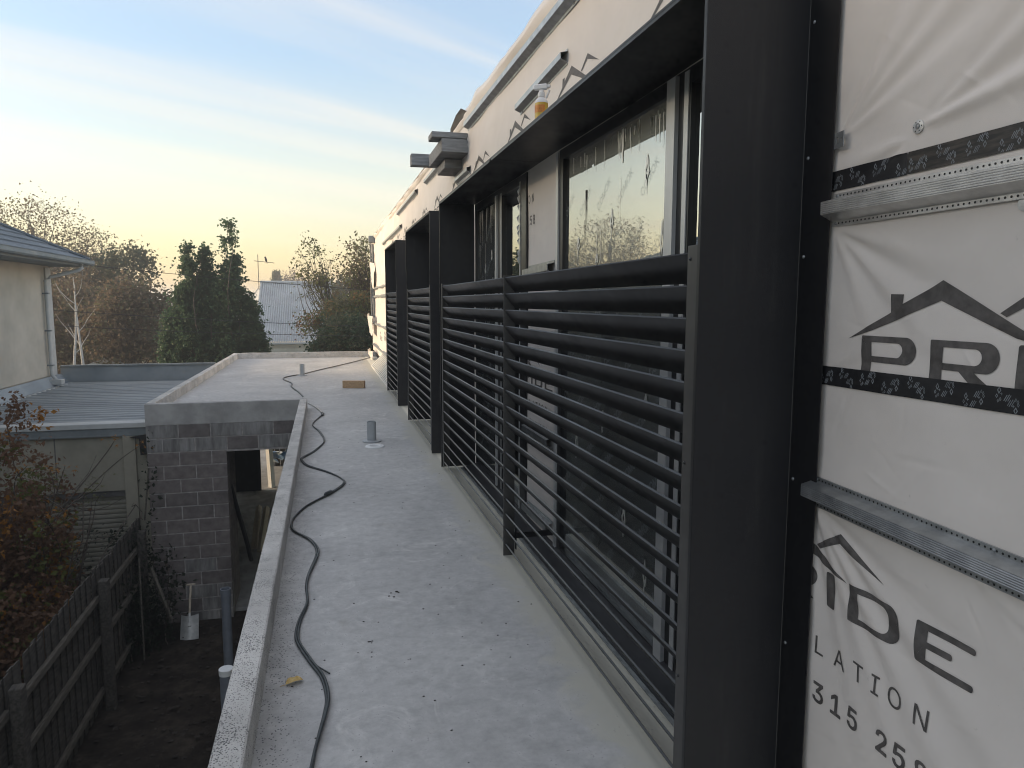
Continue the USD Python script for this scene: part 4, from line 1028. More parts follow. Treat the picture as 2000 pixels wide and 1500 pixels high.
# fallen leaf, crumbs
n = 12; L = []
for i in range(n + 1):
    t_ = i / n; w = 0.024 * math.sin(math.pi * t_) ** 0.7 * (1 + 0.25 * math.sin(t_ * 9)); L.append((t_, w))
c = np.array([-0.165, 3.0]); V = []; rot = math.radians(18)
for t_, w in L:
    for s in (-1, 0, 1):
        a = (t_ - 0.5) * 0.075; b_ = s * w
        V.append((c[0] + a * math.cos(rot) - b_ * math.sin(rot), c[1] + a * math.sin(rot) + b_ * math.cos(rot), 0.004 + 0.011 * abs(s) * (w / 0.024) + 0.006 * math.sin(t_ * 3.1)))
F = []
for i in range(n):
    for j in (0, 1):
        a = i * 3 + j; F += [[a, a + 3, a + 4], [a, a + 4, a + 1]]
lf = thing('fallen_leaf', 'curled yellow leaf lying on the deck between cable and parapet', 'leaf', (-0.165, 3.0, 0))
put(lf, 'blade', (np.array(V), np.array(F)), M['leaf_yellow'], True)
mb = MB(); mb.tube([V[1], (V[1][0] - 0.02, V[1][1] - 0.006, 0.003)], 0.0012, 5); put(lf, 'stalk', mb, M['leaf_yellow'])
r_ = np.random.default_rng(8)
for cx, cy, n, s, lab in ((0.33, 3.83, 5, 0.011, 'largest clump of dark crumbs lying on the middle of the deck'), (0.17, 3.30, 4, 0.007, 'small clump of dark crumbs on the deck nearest the cable'), (0.33, 3.10, 2, 0.006, 'pair of dark crumbs on the deck nearest the camera')):
    mb = MB()
    for i in range(n):
        q_ = np.array([cx, cy, 0.0]) + np.append(r_.normal(0, s * 1.6, 2), s * 0.3); t_ = trimesh.creation.icosphere(1, s * r_.uniform(0.3, 0.7)); t_.vertices *= (1.4, 0.8, 0.5); t_.vertices += q_; mb.tm(t_)
    single('crumbs', mb, M['debris'], lab, 'debris')
mb = MB()
for i in range(150):
    t_ = trimesh.creation.icosphere(0, r_.uniform(0.0012, 0.0042)); t_.vertices *= (1.5, 1, 0.6); t_.vertices += (r_.uniform(-0.25, 1.05), 1.8 + 9 * r_.random() ** 1.5, 0.001); mb.tm(t_)
single('grit', mb, M['debris'], 'scattered grit on the roof deck', 'grit', kind='stuff')

# ------------------------------------------------------------------ the strip of yard beside the deck
for k, (cx, cy, zt, cap, lab) in enumerate(((-0.845, 5.88, -1.335, True, 'grey standing drain pipe with a white capped top, nearest below the parapet'), (-1.15, 8.22, -1.575, False, 'grey standing drain pipe without a cap, before the block wall'))):
    sp = thing('drain_pipe', lab, 'pipe', (cx, cy, GZ - 0.05))
    mb = MB(); mb.lathe([(0.051, -0.05), (0.051, zt - GZ - (0.03 if cap else 0)), (0.045, zt - GZ - (0.03 if cap else 0)), (0.045, 0.6), (0.0001, 0.6)], (cx, cy, GZ), 24); put(sp, 'tube', mb, M['pvc_dark'], 40)
    if cap:
        mb = MB(); mb.lathe([(0.056, zt - GZ - 0.05), (0.057, zt - GZ - 0.004), (0.052, zt - GZ), (0.0001, zt - GZ)], (cx, cy, GZ), 24); put(sp, 'cap', mb, M['pvc_white'], 40)
    else:
        mb = MB(); mb.lathe([(0.0515, zt - GZ - 0.09), (0.057, zt - GZ - 0.088), (0.057, zt - GZ + 0.001), (0.0515, zt - GZ + 0.002)], (cx, cy, GZ), 24); put(sp, 'socket', mb, M['pvc_dark'], 40)

# shovel leaning on the block wall
sv = thing('shovel', 'square steel shovel with a worn handle standing against the block wall', 'shovel', (-1.96, 10.4, GZ))
n = 9; V = []
for i in range(n):
    for j in range(n):
        a, b_ = i / (n - 1) * 2 - 1, j / (n - 1)
        V.append((-1.955 + a * 0.122 * (1 - 0.06 * b_), 10.36 + b_ * 0.13 + 0.035 * a * a - 0.03 * (1 - abs(a)) * b_, GZ + 0.005 + b_ * 0.30 - 0.012 * (1 - b_) * a * a))
I = np.arange(n * n).reshape(n, n); Q = np.stack([I[:-1, :-1], I[1:, :-1], I[1:, 1:], I[:-1, 1:]], -1).reshape(-1, 4); V = np.array(V)
put(sv, 'blade', (np.vstack([V, V + (0, 0.004, 0)]), np.vstack([Q[:, [0, 1, 2]], Q[:, [0, 2, 3]], Q[:, [0, 2, 1]] + n * n, Q[:, [0, 3, 2]] + n * n])), M['steel_shovel'], 50)
mb = MB(); mb.tube([(-1.955, 10.425, GZ + 0.14), (-1.955, 10.455, GZ + 0.24), (-1.955, 10.50, GZ + 0.34)], [0.010, 0.020, 0.018], 10); put(sv, 'socket', mb, M['steel_shovel'], True)
mb = MB(); mb.tube([(-1.955, 10.50, GZ + 0.335), (-1.957, 10.62, GZ + 0.54), (-1.958, 10.70, GZ + 0.66)], 0.0165, 10); put(sv, 'handle', mb, M['pale_timber'], True)
mb = MB(); mb.tube([(-2.02, 10.71, GZ + 0.672), (-1.90, 10.71, GZ + 0.672)], 0.015, 8); put(sv, 'grip', mb, M['pale_timber'], True)

# paling fence along the boundary
FXX = -2.62
fn = thing('paling_fence', 'weathered timber paling fence running along the dark yard', 'fence', (FXX, 8, GZ))
for i, py in enumerate((3.9, 6.4, 8.80, 10.55)):
    mb = MB(); mb.cbox(FXX + 0.045, FXX + 0.145, py - 0.055, py + 0.055, GZ - 0.3, -1.56 + 0.02 * (i % 2), 0.008); put(fn, 'post', mb, M['old_timber'])
for (a, b_), dz in (((2.2, 6.37), 0.02), ((6.42, 8.77), 0.0), ((8.83, 10.75), -0.03)):
    for z_ in (-1.77, -2.25, -2.86):
        mb = MB(); t_ = np.eye(4)
        mb.cbox(FXX + 0.006, FXX + 0.048, a, b_, z_ + dz - 0.038, z_ + dz + 0.038, 0.005); put(fn, 'rail', mb, M['old_rail'])
y = 2.2; k = 0
r_ = np.random.default_rng(31)
while y < 10.85:
    w = 0.105 + r_.normal(0, 0.004); h_ = -1.46 + r_.normal(0, 0.018); lean = r_.normal(0, 0.006)
    x0 = FXX - 0.014 - (0.0135 if k % 2 else 0) + r_.normal(0, 0.001)
    MM = trimesh.transformations.translation_matrix([x0, y, GZ]) @ trimesh.transformations.rotation_matrix(lean, [1, 0, 0])
    if k not in (31, 52):
        mb = MB(); mb.cbox(0, 0.013, 0, w, 0.02, h_ - GZ, 0.003, MM); put(fn, 'paling', mb, M['old_timber'])
    y += 0.088; k += 1

# ------------------------------------------------------------------ neighbour's garage
GY = 11.60; GX1 = -2.60; GX0 = -9.0; GB = 18.3
ga = thing('garage', 'beige rendered garage with a flat ribbed metal roof and a roller door', 'garage', (-5, GY, GZ))
mb = MB(); mb.box(GX0, -5.45, GY, GY + 0.12, GZ - 0.2, -0.36).box(-2.95, GX1, GY, GY + 0.12, GZ - 0.2, -0.36).box(-5.45, -2.95, GY, GY + 0.12, -1.21, -0.36)
mb.box(GX1 - 0.12, GX1, GY + 0.12, GB, GZ - 0.2, -0.30).box(GX0, GX1, GB, GB + 0.12, GZ - 0.2, -0.30).box(GX0, GX0 + 0.1, GY + 0.12, GB, GZ - 0.2, -0.30)
put(ga, 'wall', mb, M['garage_wall'])
mb = MB(); mb.cbox(-2.945, -2.775, GY - 0.055, GY - 0.002, GZ - 0.2, -0.385, 0.004); put(ga, 'pilaster', mb, M['garage_wall'])
mb = MB(); mb.box(-3.86, -3.845, GY - 0.004, GY - 0.001, -1.2, -0.385); put(ga, 'wall_joint', mb, M['roof_trim_dark'])
mb = MB(); mb.box(-5.44, -2.955, GY + 0.02, GY + 0.10, -1.30, -1.212); put(ga, 'door_head', mb, M['roof_trim_dark'])
z = -1.225; r_ = np.random.default_rng(3)
while z > GZ:   # the roller door's curved slats
    prof = [(GY + 0.075, z), (GY + 0.064, z - 0.012), (GY + 0.060, z - 0.034), (GY + 0.064, z - 0.058), (GY + 0.076, z - 0.070), (GY + 0.085, z - 0.070), (GY + 0.085, z)]
    mb = MB(); n = len(prof); V = [(x, a, b_) for x in (-5.44, -2.955) for a, b_ in prof]; mb.add(V, [[j, n + j, n + (j + 1) % n] for j in range(n)] + [[j, n + (j + 1) % n, (j + 1) % n] for j in range(n)])
    put(ga, 'door_slat', mb, M['roller']); z -= 0.0715
# ribbed roof: trapezoid ribs running across, one sheet
pitch = 0.26; prof = []
y = GY + 0.22
while y < GB - 0.02:
    prof += [(y, 0.0), (y + 0.165, 0.0), (y + 0.185, 0.032), (y + 0.235, 0.032), (y + 0.255, 0.0)]; y += pitch
prof = np.array([p_ for p_ in prof if p_[0] < GB - 0.005])
V = [(x, a, -0.285 + b_ + (0.02 if x < -4 else 0)) for x in (-5.76, GX1 + 0.02) for a, b_ in prof]; n = len(prof)
put(ga, 'roof_sheet', (np.array(V), np.array([[j, j + 1, n + j + 1] for j in range(n - 1)] + [[j, n + j + 1, n + j] for j in range(n - 1)])), M['roof_blue'])
mb = MB(); mb.cbox(GX0, GX1 + 0.03, GY - 0.06, GY + 0.21, -0.262, -0.185, 0.006); put(ga, 'barge_capping', mb, M['trim_pale'])
mb = MB(); mb.box(GX0, GX1 + 0.02, GY - 0.045, GY - 0.02, -0.385, -0.263).box(GX0, GX1 + 0.022, GY - 0.05, GY - 0.0455, -0.375, -0.36); put(ga, 'fascia', mb, M['trim_grey'])
mb = MB(); mb.box(-5.85, GX1 + 0.02, GB, GB + 0.05, -0.30, 0.105); put(ga, 'back_parapet', mb, M['roof_flash'])
mb = MB(); mb.cbox(-5.85, GX1 + 0.04, GB - 0.03, GB + 0.08, 0.106, 0.150, 0.005); put(ga, 'parapet_capping', mb, M['trim_grey'])
# sloping apron flashing between roof and house, with a scalloped lower edge
V, F = [], []
ys = np.arange(GY + 0.2, GB, 0.052)
for i, y_ in enumerate(ys):
    s_ = abs((y_ - GY) / pitch % 1 - 0.5) * 2
    V += [(-5.845, y_, -0.035), (-5.80, y_, -0.08), (-5.70, y_, -0.236), (-5.655, y_, -0.262 + 0.016 * s_)]
for i in range(len(ys) - 1):
    for j in range(3):
        a = i * 4 + j; F += [[a, a + 1, a + 5], [a, a + 5, a + 4]]
put(ga, 'apron_flashing', (np.array(V), np.array(F)), M['roof_flash'])
mb = MB()
for i, y_ in enumerate(np.arange(GY + 0.22, GB - 0.2, pitch)):
    mb.cbox(-5.665, -5.615, y_ + 0.02, y_ + 0.17, -0.262, -0.235, 0.006)
put(ga, 'rib_stops', mb, M['trim_pale'], kind='stuff')
mb = MB(); mb.extr([(-2.84, -0.395), (-2.60, -0.36), (-2.515, -0.31), (-2.515, -0.66), (-2.70, -0.67), (-2.71, -0.42)], 1, GY - 0.10, GY - 0.062)
put(ga, 'black_flashing', mb, M['frame_black'], label='black flashing sheet at the roof corner beside the block wall')

# ------------------------------------------------------------------ neighbour's house, upper storey
HWX = -5.85; HY = 18.0
ho = thing('neighbour_house', 'pale rendered upper storey house wall with a grey hipped roof', 'house', (HWX, 12, GZ))
mb = MB(); mb.box(-15, HWX, -9.0, HY, -0.02, 2.36).box(-15, HWX - 0.03, -9.0, HY - 0.03, GZ, -0.0205); put(ho, 'wall', mb, M['render_wall'])
mb = MB(); mb.cbox(HWX, HWX + 0.035, HY - 0.30, HY - 0.001, -0.03, 2.32, 0.004); put(ho, 'corner_board', mb, M['trim_pale'])
EX, EY, EZ = -5.15, 18.3, 2.40
mb = MB(); mb.box(-15, EX, -9.3, EY, 2.362, 2.385); put(ho, 'soffit', mb, M['trim_grey'])
mb = MB(); mb.box(EX - 0.012, EX, -9.3, EY, 2.386, 2.50).box(-15, EX - 0.0121, EY - 0.012, EY, 2.386, 2.50); put(ho, 'fascia', mb, M['trim_grey'])
gp = [(0.002, 0.0), (0.085, 0.0), (0.115, 0.03), (0.115, 0.095), (0.125, 0.108), (0.105, 0.108), (0.10, 0.03), (0.08, 0.012), (0.002, 0.012)]
mb = MB(); mb.extr([(EX + a, 2.405 + b_) for a, b_ in gp], 1, -9.3, EY + 0.09); put(ho, 'gutter', mb, M['trim_grey'])
# roof plane facing us, courses as low steps; hip edge at 45 degrees
pit = 0.50; nc = 26; w_ = 0.30
for i in range(nc):
    a0, a1 = i * w_, (i + 1) * w_ + 0.02
    z0 = 2.515 + a0 * pit + 0.022; z1 = 2.515 + a1 * pit - 0.004
    mb = MB()
    y0_, y1_ = -9.3, EY + 0.02
    mb.add([(EX + 0.03 - a0, y0_, z0), (EX + 0.03 - a0, y1_ - a0, z0), (EX + 0.03 - a1, y1_ - a1, z1), (EX + 0.03 - a1, y0_, z1), (EX + 0.03 - a0, y0_, z0 - 0.03), (EX + 0.03 - a0, y1_ - a0, z0 - 0.03)],
           [[0, 1, 2], [0, 2, 3], [4, 5, 1], [4, 1, 0]])
    put(ho, 'roof_course', mb, M['roof_slate'])
mb = MB(); mb.add([(EX + 0.03, EY + 0.02, 2.50), (-15, EY + 0.02, 2.50), (-15, EY - 7.8, 2.50 + 7.82 * pit), (EX + 0.03 - 7.82, EY + 0.02 - 7.82, 2.50 + 7.82 * pit)], [[0, 1, 2], [0, 2, 3]]); put(ho, 'roof_back', mb, M['roof_slate'])
hip = [(EX + 0.03 - t, EY + 0.02 - t, 2.535 + t * pit) for t in np.linspace(0, 7.8, 30)]
mb = MB(); mb.tube(hip, 0.045, 6); put(ho, 'hip_capping', mb, M['roof_slate'])
mb = MB(); mb.tube([(EX + 0.05, 17.72, 2.41), (EX + 0.05, 17.72, 2.33), (EX - 0.02, 17.70, 2.27), (HWX + 0.16, 17.60, 2.12), (HWX + 0.07, 17.55, 2.05), (HWX + 0.07, 17.55, 0.02), (HWX + 0.16, 17.50, -0.10)], 0.040, 10); dp = put(ho, 'downpipe', mb, M['trim_pale'], True)
for z_ in (1.75, 0.95, 0.2):
    mb = MB(); mb.box(HWX + 0.002, HWX + 0.12, 17.505, 17.595, z_, z_ + 0.03); put(dp, 'bracket', mb, M['trim_grey'])
mb = MB(); mb.cbox(HWX + 0.02, HWX + 0.30, 17.38, 17.60, -0.20, -0.09, 0.01); put(ho, 'spreader', mb, M['trim_pale'])

# ------------------------------------------------------------------ far house with the corrugated roof, aerial and bird
fh = thing('far_house', 'distant weatherboard house with a tall grey corrugated iron roof', 'house', (-1.6, 44, GZ))
RX0, RX1 = -3.62, 0.45
ny = 34; xs = np.linspace(RX0, RX1, ny * 4 + 1); zw = 0.045 * np.cos(np.arange(len(xs)) * math.pi / 2)
# ridge and eave lines seen from the deck
R0, R1 = (46.0, 2.72), (40.0, -0.52)
V = []
for t in (0.0, 0.42, 0.425, 1.0):
    for x, w in zip(xs, zw):
        y_ = R0[0] + (R1[0] - R0[0]) * t; z_ = R0[1] + (R1[1] - R0[1]) * t + w + (0.018 if t in (0.425,) else 0)
        V.append((x, y_ - w * 0.4, z_))
n = len(xs); F = []
for i in range(3):
    for j in range(n - 1):
        a = i * n + j; F += [[a, a + 1, a + n + 1], [a, a + n + 1, a + n]]
put(fh, 'roof', (np.array(V), np.array(F)), M['corrugated'], True)
mb = MB(); mb.add([(RX0, 46, 2.68), (RX1, 46, 2.68), (RX1, 52, -0.5), (RX0, 52, -0.5)], [[0, 1, 2], [0, 2, 3]]); put(fh, 'roof_back', mb, M['corrugated'])
mb = MB(); mb.tube([(RX0 - 0.1, 46, 2.76), (RX1 + 0.1, 46, 2.76)], 0.09, 8); put(fh, 'ridge_capping', mb, M['corrugated'])
mb = MB(); mb.add([(RX0 - 0.05, 46.1, 2.66), (RX0 - 0.75, 46.4, 1.75), (RX0 - 1.3, 46.6, 0.4), (RX0 - 0.05, 42.4, 0.65)], [[0, 1, 2], [0, 2, 3]]); put(fh, 'side_roof', mb, M['corrugated'])
mb = MB(); mb.tube([(RX0 - 0.02, 46, 2.70), (RX0 - 0.02, 40, -0.5)], 0.07, 6); put(fh, 'barge', mb, M['trim_pale'])
mb = MB(); mb.cbox(RX0 - 0.1, RX1 + 0.1, 39.86, 39.99, -0.66, -0.56, 0.02); put(fh, 'gutter', mb, M['trim_pale'])
mb = MB(); mb.box(RX0 + 0.15, RX1 - 0.15, 40.42, 51.5, GZ - 0.1, -0.62); put(fh, 'wall_core', mb, M['weatherboard'])
z = -0.66; k = 0
while z > GZ:
    for a, b_ in ((RX0 + 0.1, -1.93), (-1.91, RX1 - 0.1)):
        mb = MB(); mb.add([(a, 40.38, z), (b_, 40.38, z), (b_, 40.33, z - 0.185), (a, 40.33, z - 0.185), (a, 40.39, z - 0.185), (b_, 40.39, z - 0.185)], [[0, 3, 2], [0, 2, 1], [3, 4, 5], [3, 5, 2]]); put(fh, 'board', mb, M['weatherboard'])
    z -= 0.185; k += 1
mb = MB(); mb.box(-0.78, -0.02, 40.25, 40.32, -1.32, -1.16); put(fh, 'vent', mb, M['frame_black'])
mb = MB(); mb.cbox(-0.35, 0.20, 45.6, 46.3, 2.5, 3.15, 0.03); put(fh, 'chimney', mb, M['block_dark'])
an_ = thing('aerial', 'thin television aerial mast standing above the far corrugated roof', 'aerial', (-3.6, 45, 2.6))
mb = MB(); mb.tube([(-3.72, 45.2, 2.3), (-3.72, 45.2, 4.35)], 0.022, 6); put(an_, 'mast', mb, M['roof_trim_dark'])
mb = MB(); mb.tube([(-3.92, 45.2, 3.98), (-2.80, 45.0, 3.86)], 0.018, 6)
put(an_, 'boom', mb, M['roof_trim_dark'])
for i in range(7):
    mb = MB(); x = -3.85 + i * 0.16; mb.tube([(x, 44.75, 3.975 - i * 0.017), (x, 45.5, 3.975 - i * 0.017)], 0.010, 4); put(an_, 'rod', mb, M['roof_trim_dark'])
bd = thing('bird', 'small dark bird perched on the television aerial', 'bird', (-3.26, 45.1, 3.93))
t_ = trimesh.creation.icosphere(2, 1.0); v = np.array(t_.vertices); v *= (0.065, 0.06, 0.13); v[:, 0] -= 0.02 * v[:, 2] / 0.13
tl = trimesh.creation.icosphere(1, 1.0); tv = np.array(tl.vertices) * (0.018, 0.03, 0.11) + (0.055, 0, -0.14); hd = trimesh.creation.icosphere(2, 0.055); hv = np.array(hd.vertices) + (-0.03, 0, 0.135)
bk = trimesh.creation.cone(0.014, 0.05, sections=8); bv = np.array(bk.vertices)[:, [2, 1, 0]] * (-1, 1, 1) + (-0.07, 0, 0.135)
mb = MB()
for vv, ff in ((v, t_.faces), (tv, tl.faces), (hv, hd.faces), (bv, bk.faces)):
    mb.add(vv + (-3.26, 45.05, 4.05), ff)
put(bd, 'body', mb, M['bird_dark'], True)
mb = MB(); mb.tube([(-3.27, 45.05, 3.95), (-3.27, 45.05, 3.90)], 0.008, 4); put(bd, 'leg', mb, M['bird_dark'])

wl = [((-12.0, 24, 3.25), (9.0, 24, 1.62), 'highest power line crossing before the far roof ridge'), ((-12, 24, 1.72), (9, 24, 0.62), 'middle power line crossing the far corrugated roof'), ((-12, 24, 1.2), (9, 24, 0.42), 'lowest power line crossing the far corrugated roof')]
for a, b_, lab in wl:
    ts = np.linspace(0, 1, 30); P = np.array(a) + ts[:, None] * (np.array(b_) - a); P[:, 2] -= 0.25 * 4 * ts * (1 - ts)
    mb = MB(); mb.tube(P, 0.0085, 5); single('power_line', mb, M['frame_black'], lab, 'power line')

# small shed among the trees with a lit lamp
sh = thing('garden_shed', 'small cream weatherboard shed half hidden under the trees', 'shed', (-7.6, 37, GZ))
mb = MB(); mb.box(-8.0, -6.6, 36.1, 39, GZ - 0.1, -0.62); put(sh, 'wall_core', mb, M['shed_board'])
z = -0.62
while z > GZ:
    mb = MB(); mb.add([(-7.98, 36.06, z), (-6.62, 36.06, z), (-6.62, 36.0, z - 0.18), (-7.98, 36.0, z - 0.18), (-7.98, 36.08, z - 0.18), (-6.62, 36.08, z - 0.18)], [[0, 3, 2], [0, 2, 1], [3, 4, 5], [3, 5, 2]]); put(sh, 'board', mb, M['shed_board']); z -= 0.18
mb = MB(); mb.add([(-8.2, 35.8, -0.55), (-6.4, 35.8, -0.55), (-6.4, 37.6, 0.25), (-8.2, 37.6, 0.25)], [[0, 1, 2], [0, 2, 3]]); put(sh, 'roof', mb, M['roof_slate'])
lp = thing('wall_lamp', 'small glowing yellow lamp on the shed under the trees', 'lamp', (-7.75, 35.9, -0.7))
t_ = trimesh.creation.icosphere(2, 0.075); t_.vertices += (-7.72, 35.88, -0.72); mb = MB(); mb.tm(t_); put(lp, 'globe', mb, M['lamp_glow'], True)
mb = MB(); mb.box(-7.78, -7.66, 35.90, 36.0, -0.64, -0.60); put(lp, 'bracket', mb, M['frame_black'])
mb = MB(); mb.box(-10.6, -8.5, 38, 40, GZ, -0.30).box(-9.3, -8.3, 36, 36.06, -1.3, -0.2)
gw = thing('outbuilding', 'white painted outbuilding wall glimpsed through the autumn trees', 'outbuilding', (-9.3, 39, GZ))
put(gw, 'wall', mb, M['weatherboard'])
mb = MB(); mb.extr([(-9.6, -1.02), (-8.9, -0.74), (-8.2, -1.02)], 1, 33.0, 34.5); put(gw, 'roof', mb, M['trim_pale'])

# ------------------------------------------------------------------ trees and shrubs


def leaf_quads(C, size, r, asp=0.62):
    """folded leaf-sized faces at the points C"""
    n = len(C); d = r.normal(0, 1, (n, 3)); d[:, 2] -= 0.35; d /= np.linalg.norm(d, axis=1, keepdims=True)
    e = np.cross(d, r.normal(0, 1, (n, 3))); e /= np.linalg.norm(e, axis=1, keepdims=True) + 1e-9
    nn = np.cross(d, e); s = size * r.uniform(0.65, 1.35, n)[:, None]
    a = C; t = C + d * s; l = C + d * s * 0.5 + e * s * asp * 0.5 + nn * s * 0.12; q_ = C + d * s * 0.5 - e * s * asp * 0.5 + nn * s * 0.12
    V = np.stack([a, l, t, q_], 1).reshape(-1, 3); o = np.arange(n)[:, None] * 4
    return V, np.vstack([o + [0, 1, 2], o + [0, 2, 3]])


def limb(p0, p1, r0, r1, r, n=4, bend=0.12, sides=5):
    p0, p1 = np.array(p0, float), np.array(p1, float); L = np.linalg.norm(p1 - p0); ts = np.linspace(0, 1, n + 1)
    o = r.normal(0, bend * L, 3); P = p0 + ts[:, None] * (p1 - p0) + np.sin(ts * math.pi)[:, None] * o + np.vstack([[0, 0, 0], r.normal(0, bend * L * 0.25, (n - 1, 3)), [0, 0, 0]])
    return P, np.linspace(r0, r1, n + 1)


def tree(name, label, cat, base, lobes, trunk_r, bark, mats, nclump, per, size, clump_r, seed, group=None, twig=0, limbs=40, trunk_top=0.6, shell=0.5, droop=0.0):
    """trunk with limbs to leaf clumps spread through the lobes (cx, cy, cz, rx, ry, rz, weight); one crown mesh per leaf shade"""
    r = np.random.default_rng(seed); base = np.array(base, float)
    t = thing(name, label, cat, base, group); L = np.array(lobes, float); w = L[:, 6] / L[:, 6].sum()
    top = np.array([(L[:, 0] * w).sum(), (L[:, 1] * w).sum(), 0]); zt = (L[:, 2] + L[:, 5]).max(); top[2] = base[2] + (zt - base[2]) * trunk_top
    P, R = limb(base - (0, 0, 0.1), top, trunk_r, trunk_r * 0.35, r, 8, 0.025)
    mb = MB(); mb.tube(P, R, 8); put(t, 'trunk', mb, bark, True)
    k = r.choice(len(L), nclump, p=w); d = r.normal(0, 1, (nclump, 3)); d /= np.linalg.norm(d, axis=1, keepdims=True)
    rad = r.random(nclump) ** (1 / 3.0) * (1 - shell) + shell * r.uniform(0.72, 1.0, nclump)
    C = L[k, :3] + d * rad[:, None] * L[k, 3:6]; C[:, 2] = np.maximum(C[:, 2], base[2] + 0.15)
    br = MB(); tips = []
    for i in range(min(limbs, nclump)):
        c = C[i]; h = np.clip((c[2] - base[2]) / max(zt - base[2], 0.1) * r.uniform(0.45, 0.8), 0.08, 1.0); j = h * 8 / max(trunk_top, 0.3) * 0.9; j = min(j, 7.9); a = P[int(j)] + (P[int(j) + 1] - P[int(j)]) * (j % 1)
        Q_, S_ = limb(a, c, trunk_r * 0.38 * (1 - 0.6 * h), trunk_r * 0.05, r, 5, 0.07, 4); br.tube(Q_, np.maximum(S_, 0.006), 4, False)
        for m_ in range(twig):
            u = r.integers(2, 6); e = Q_[u] + r.normal(0, 1, 3) * clump_r * (1.6, 1.6, 1.2) + (0, 0, clump_r * 0.6)
            q2, s2 = limb(Q_[u], e, max(S_[u] * 0.6, 0.006), 0.004, r, 3, 0.1); br.tube(q2, s2, 3, False); tips.append(e)
    if br.v:
        put(t, 'branches', br, bark, True)
    cl = np.vstack([C] + ([np.array(tips)] if tips else [])); mi = r.integers(0, len(mats), len(cl))
    for q_ in range(len(mats)):
        cc = cl[mi == q_]
        if len(cc) == 0:
            continue
        pts = np.repeat(cc, per, 0); pts = pts + r.normal(0, 1, pts.shape) * clump_r * np.repeat(r.uniform(0.6, 1.3, len(cc)), per)[:, None] * (1, 1, 0.75)
        put(t, 'crown', leaf_quads(pts, size, r), mats[q_])
    return t


# autumn trees to the left, behind the garage
tree('autumn_tree', 'tall thin-leaved autumn tree rising highest behind the house roof', 'tree', (-13.6, 41, GZ), [(-13.9, 41, 4.0, 2.6, 2.6, 2.7, 3), (-12.2, 41, 2.6, 1.6, 2.0, 2.0, 1.2), (-15.6, 41, 3.4, 1.8, 2, 2.2, 1.2)], 0.22, M['bark_far'], [M['leaf_brown'], M['leaf_olive']], 420, 17, 0.115, 0.38, 41, twig=5, limbs=110, trunk_top=0.85, shell=0.35)
tree('autumn_tree', 'sparse brown autumn tree standing left of the rounded dark tree', 'tree', (-10.9, 40, GZ), [(-11.0, 40, 3.0, 1.25, 1.4, 2.5, 3), (-10.3, 40, 1.6, 1.6, 1.6, 1.6, 1.5)], 0.16, M['bark_far'], [M['leaf_brown'], M['leaf_olive']], 230, 17, 0.105, 0.31, 42, twig=4, limbs=80, trunk_top=0.7, shell=0.35)
tree('rounded_tree', 'dark rounded tree showing above the brown thicket', 'tree', (-9.2, 39, GZ), [(-9.2, 39, 3.0, 1.25, 1.2, 1.35, 3), (-9.4, 39, 1.6, 1.3, 1.2, 1.0, 1)], 0.16, M['bark'], [M['leaf_conifer'], M['leaf_olive']], 170, 26, 0.15, 0.27, 43, limbs=40, trunk_top=0.55)
tree('thicket_tree', 'brown leafed thicket tree behind the white birch trunks', 'tree', (-10.2, 34.5, GZ), [(-10.3, 34.5, 0.5, 1.7, 1.4, 2.0, 3), (-9.0, 34.5, 0.2, 1.5, 1.4, 1.7, 2), (-11.4, 34.5, 0.0, 1.3, 1.4, 2.0, 1.5)], 0.16, M['bark'], [M['leaf_brown'], M['leaf_brown'], M['leaf_olive']], 430, 30, 0.16, 0.32, 44, limbs=50, shell=0.8)
tree('thicket_tree', 'olive brown thicket tree left of the green columnar pears', 'tree', (-7.7, 32.5, GZ), [(-7.9, 32.5, 0.9, 1.0, 1.2, 1.7, 3), (-6.9, 32.5, 0.6, 0.9, 1.1, 1.5, 2), (-8.6, 32.5, 0.3, 0.9, 1.0, 1.3, 1)], 0.17, M['bark'], [M['leaf_olive'], M['leaf_brown'], M['leaf_brown']], 330, 30, 0.15, 0.30, 45, limbs=50, shell=0.8)
bi = np.random.default_rng(9)
for k, (pts, lab) in enumerate(((((-9.30, 30, GZ), (-9.12, 30, -0.8), (-8.98, 30, 0.7), (-8.93, 30, 2.3)), 'white birch stem, the left one, slanting up before the thicket'), (((-8.78, 30.3, GZ), (-8.92, 30.3, -0.6), (-9.02, 30.3, 1.0), (-9.05, 30.3, 2.5)), 'white birch stem, the right one, straighter and forked'))):
    t = thing('birch_tree', lab, 'tree', pts[0]); P = spline(pts, 8)
    mb = MB(); mb.tube(P, np.linspace(0.070, 0.014, len(P)), 8); put(t, 'trunk', mb, M['birch'], True)
    for i in range(4):
        j = int(len(P) * (0.42 + 0.13 * i)); s_ = -1 if (i + k) % 2 else 1
        Q_, S_ = limb(P[j], P[j] + (s_ * bi.uniform(0.3, 0.6), bi.normal(0, 0.3), bi.uniform(0.7, 1.1)), 0.017, 0.004, bi, 4, 0.06); mb = MB(); mb.tube(Q_, S_, 5, False); put(t, 'branch', mb, M['birch'], True)
    pts_ = P[-1] + bi.normal(0, 1, (160, 3)) * (0.5, 0.5, 0.5); put(t, 'crown', leaf_quads(pts_, 0.10, bi), M['leaf_brown'])


# columnar pears: narrow spires of dense leaf
def spire(cx, cy, top, width, low=GZ + 0.5):
    out = []; h = top - low
    for f0, f1, wv in ((0.0, 0.35, 0.90), (0.22, 0.60, 0.82), (0.48, 0.82, 0.58), (0.70, 0.95, 0.40), (0.86, 1.02, 0.22)):
        zc = low + h * (f0 + f1) / 2; out.append((cx, cy, zc, width * wv, width * wv, h * (f1 - f0) / 2 * 1.12, wv ** 0.95 * (f1 - f0)))
    return out


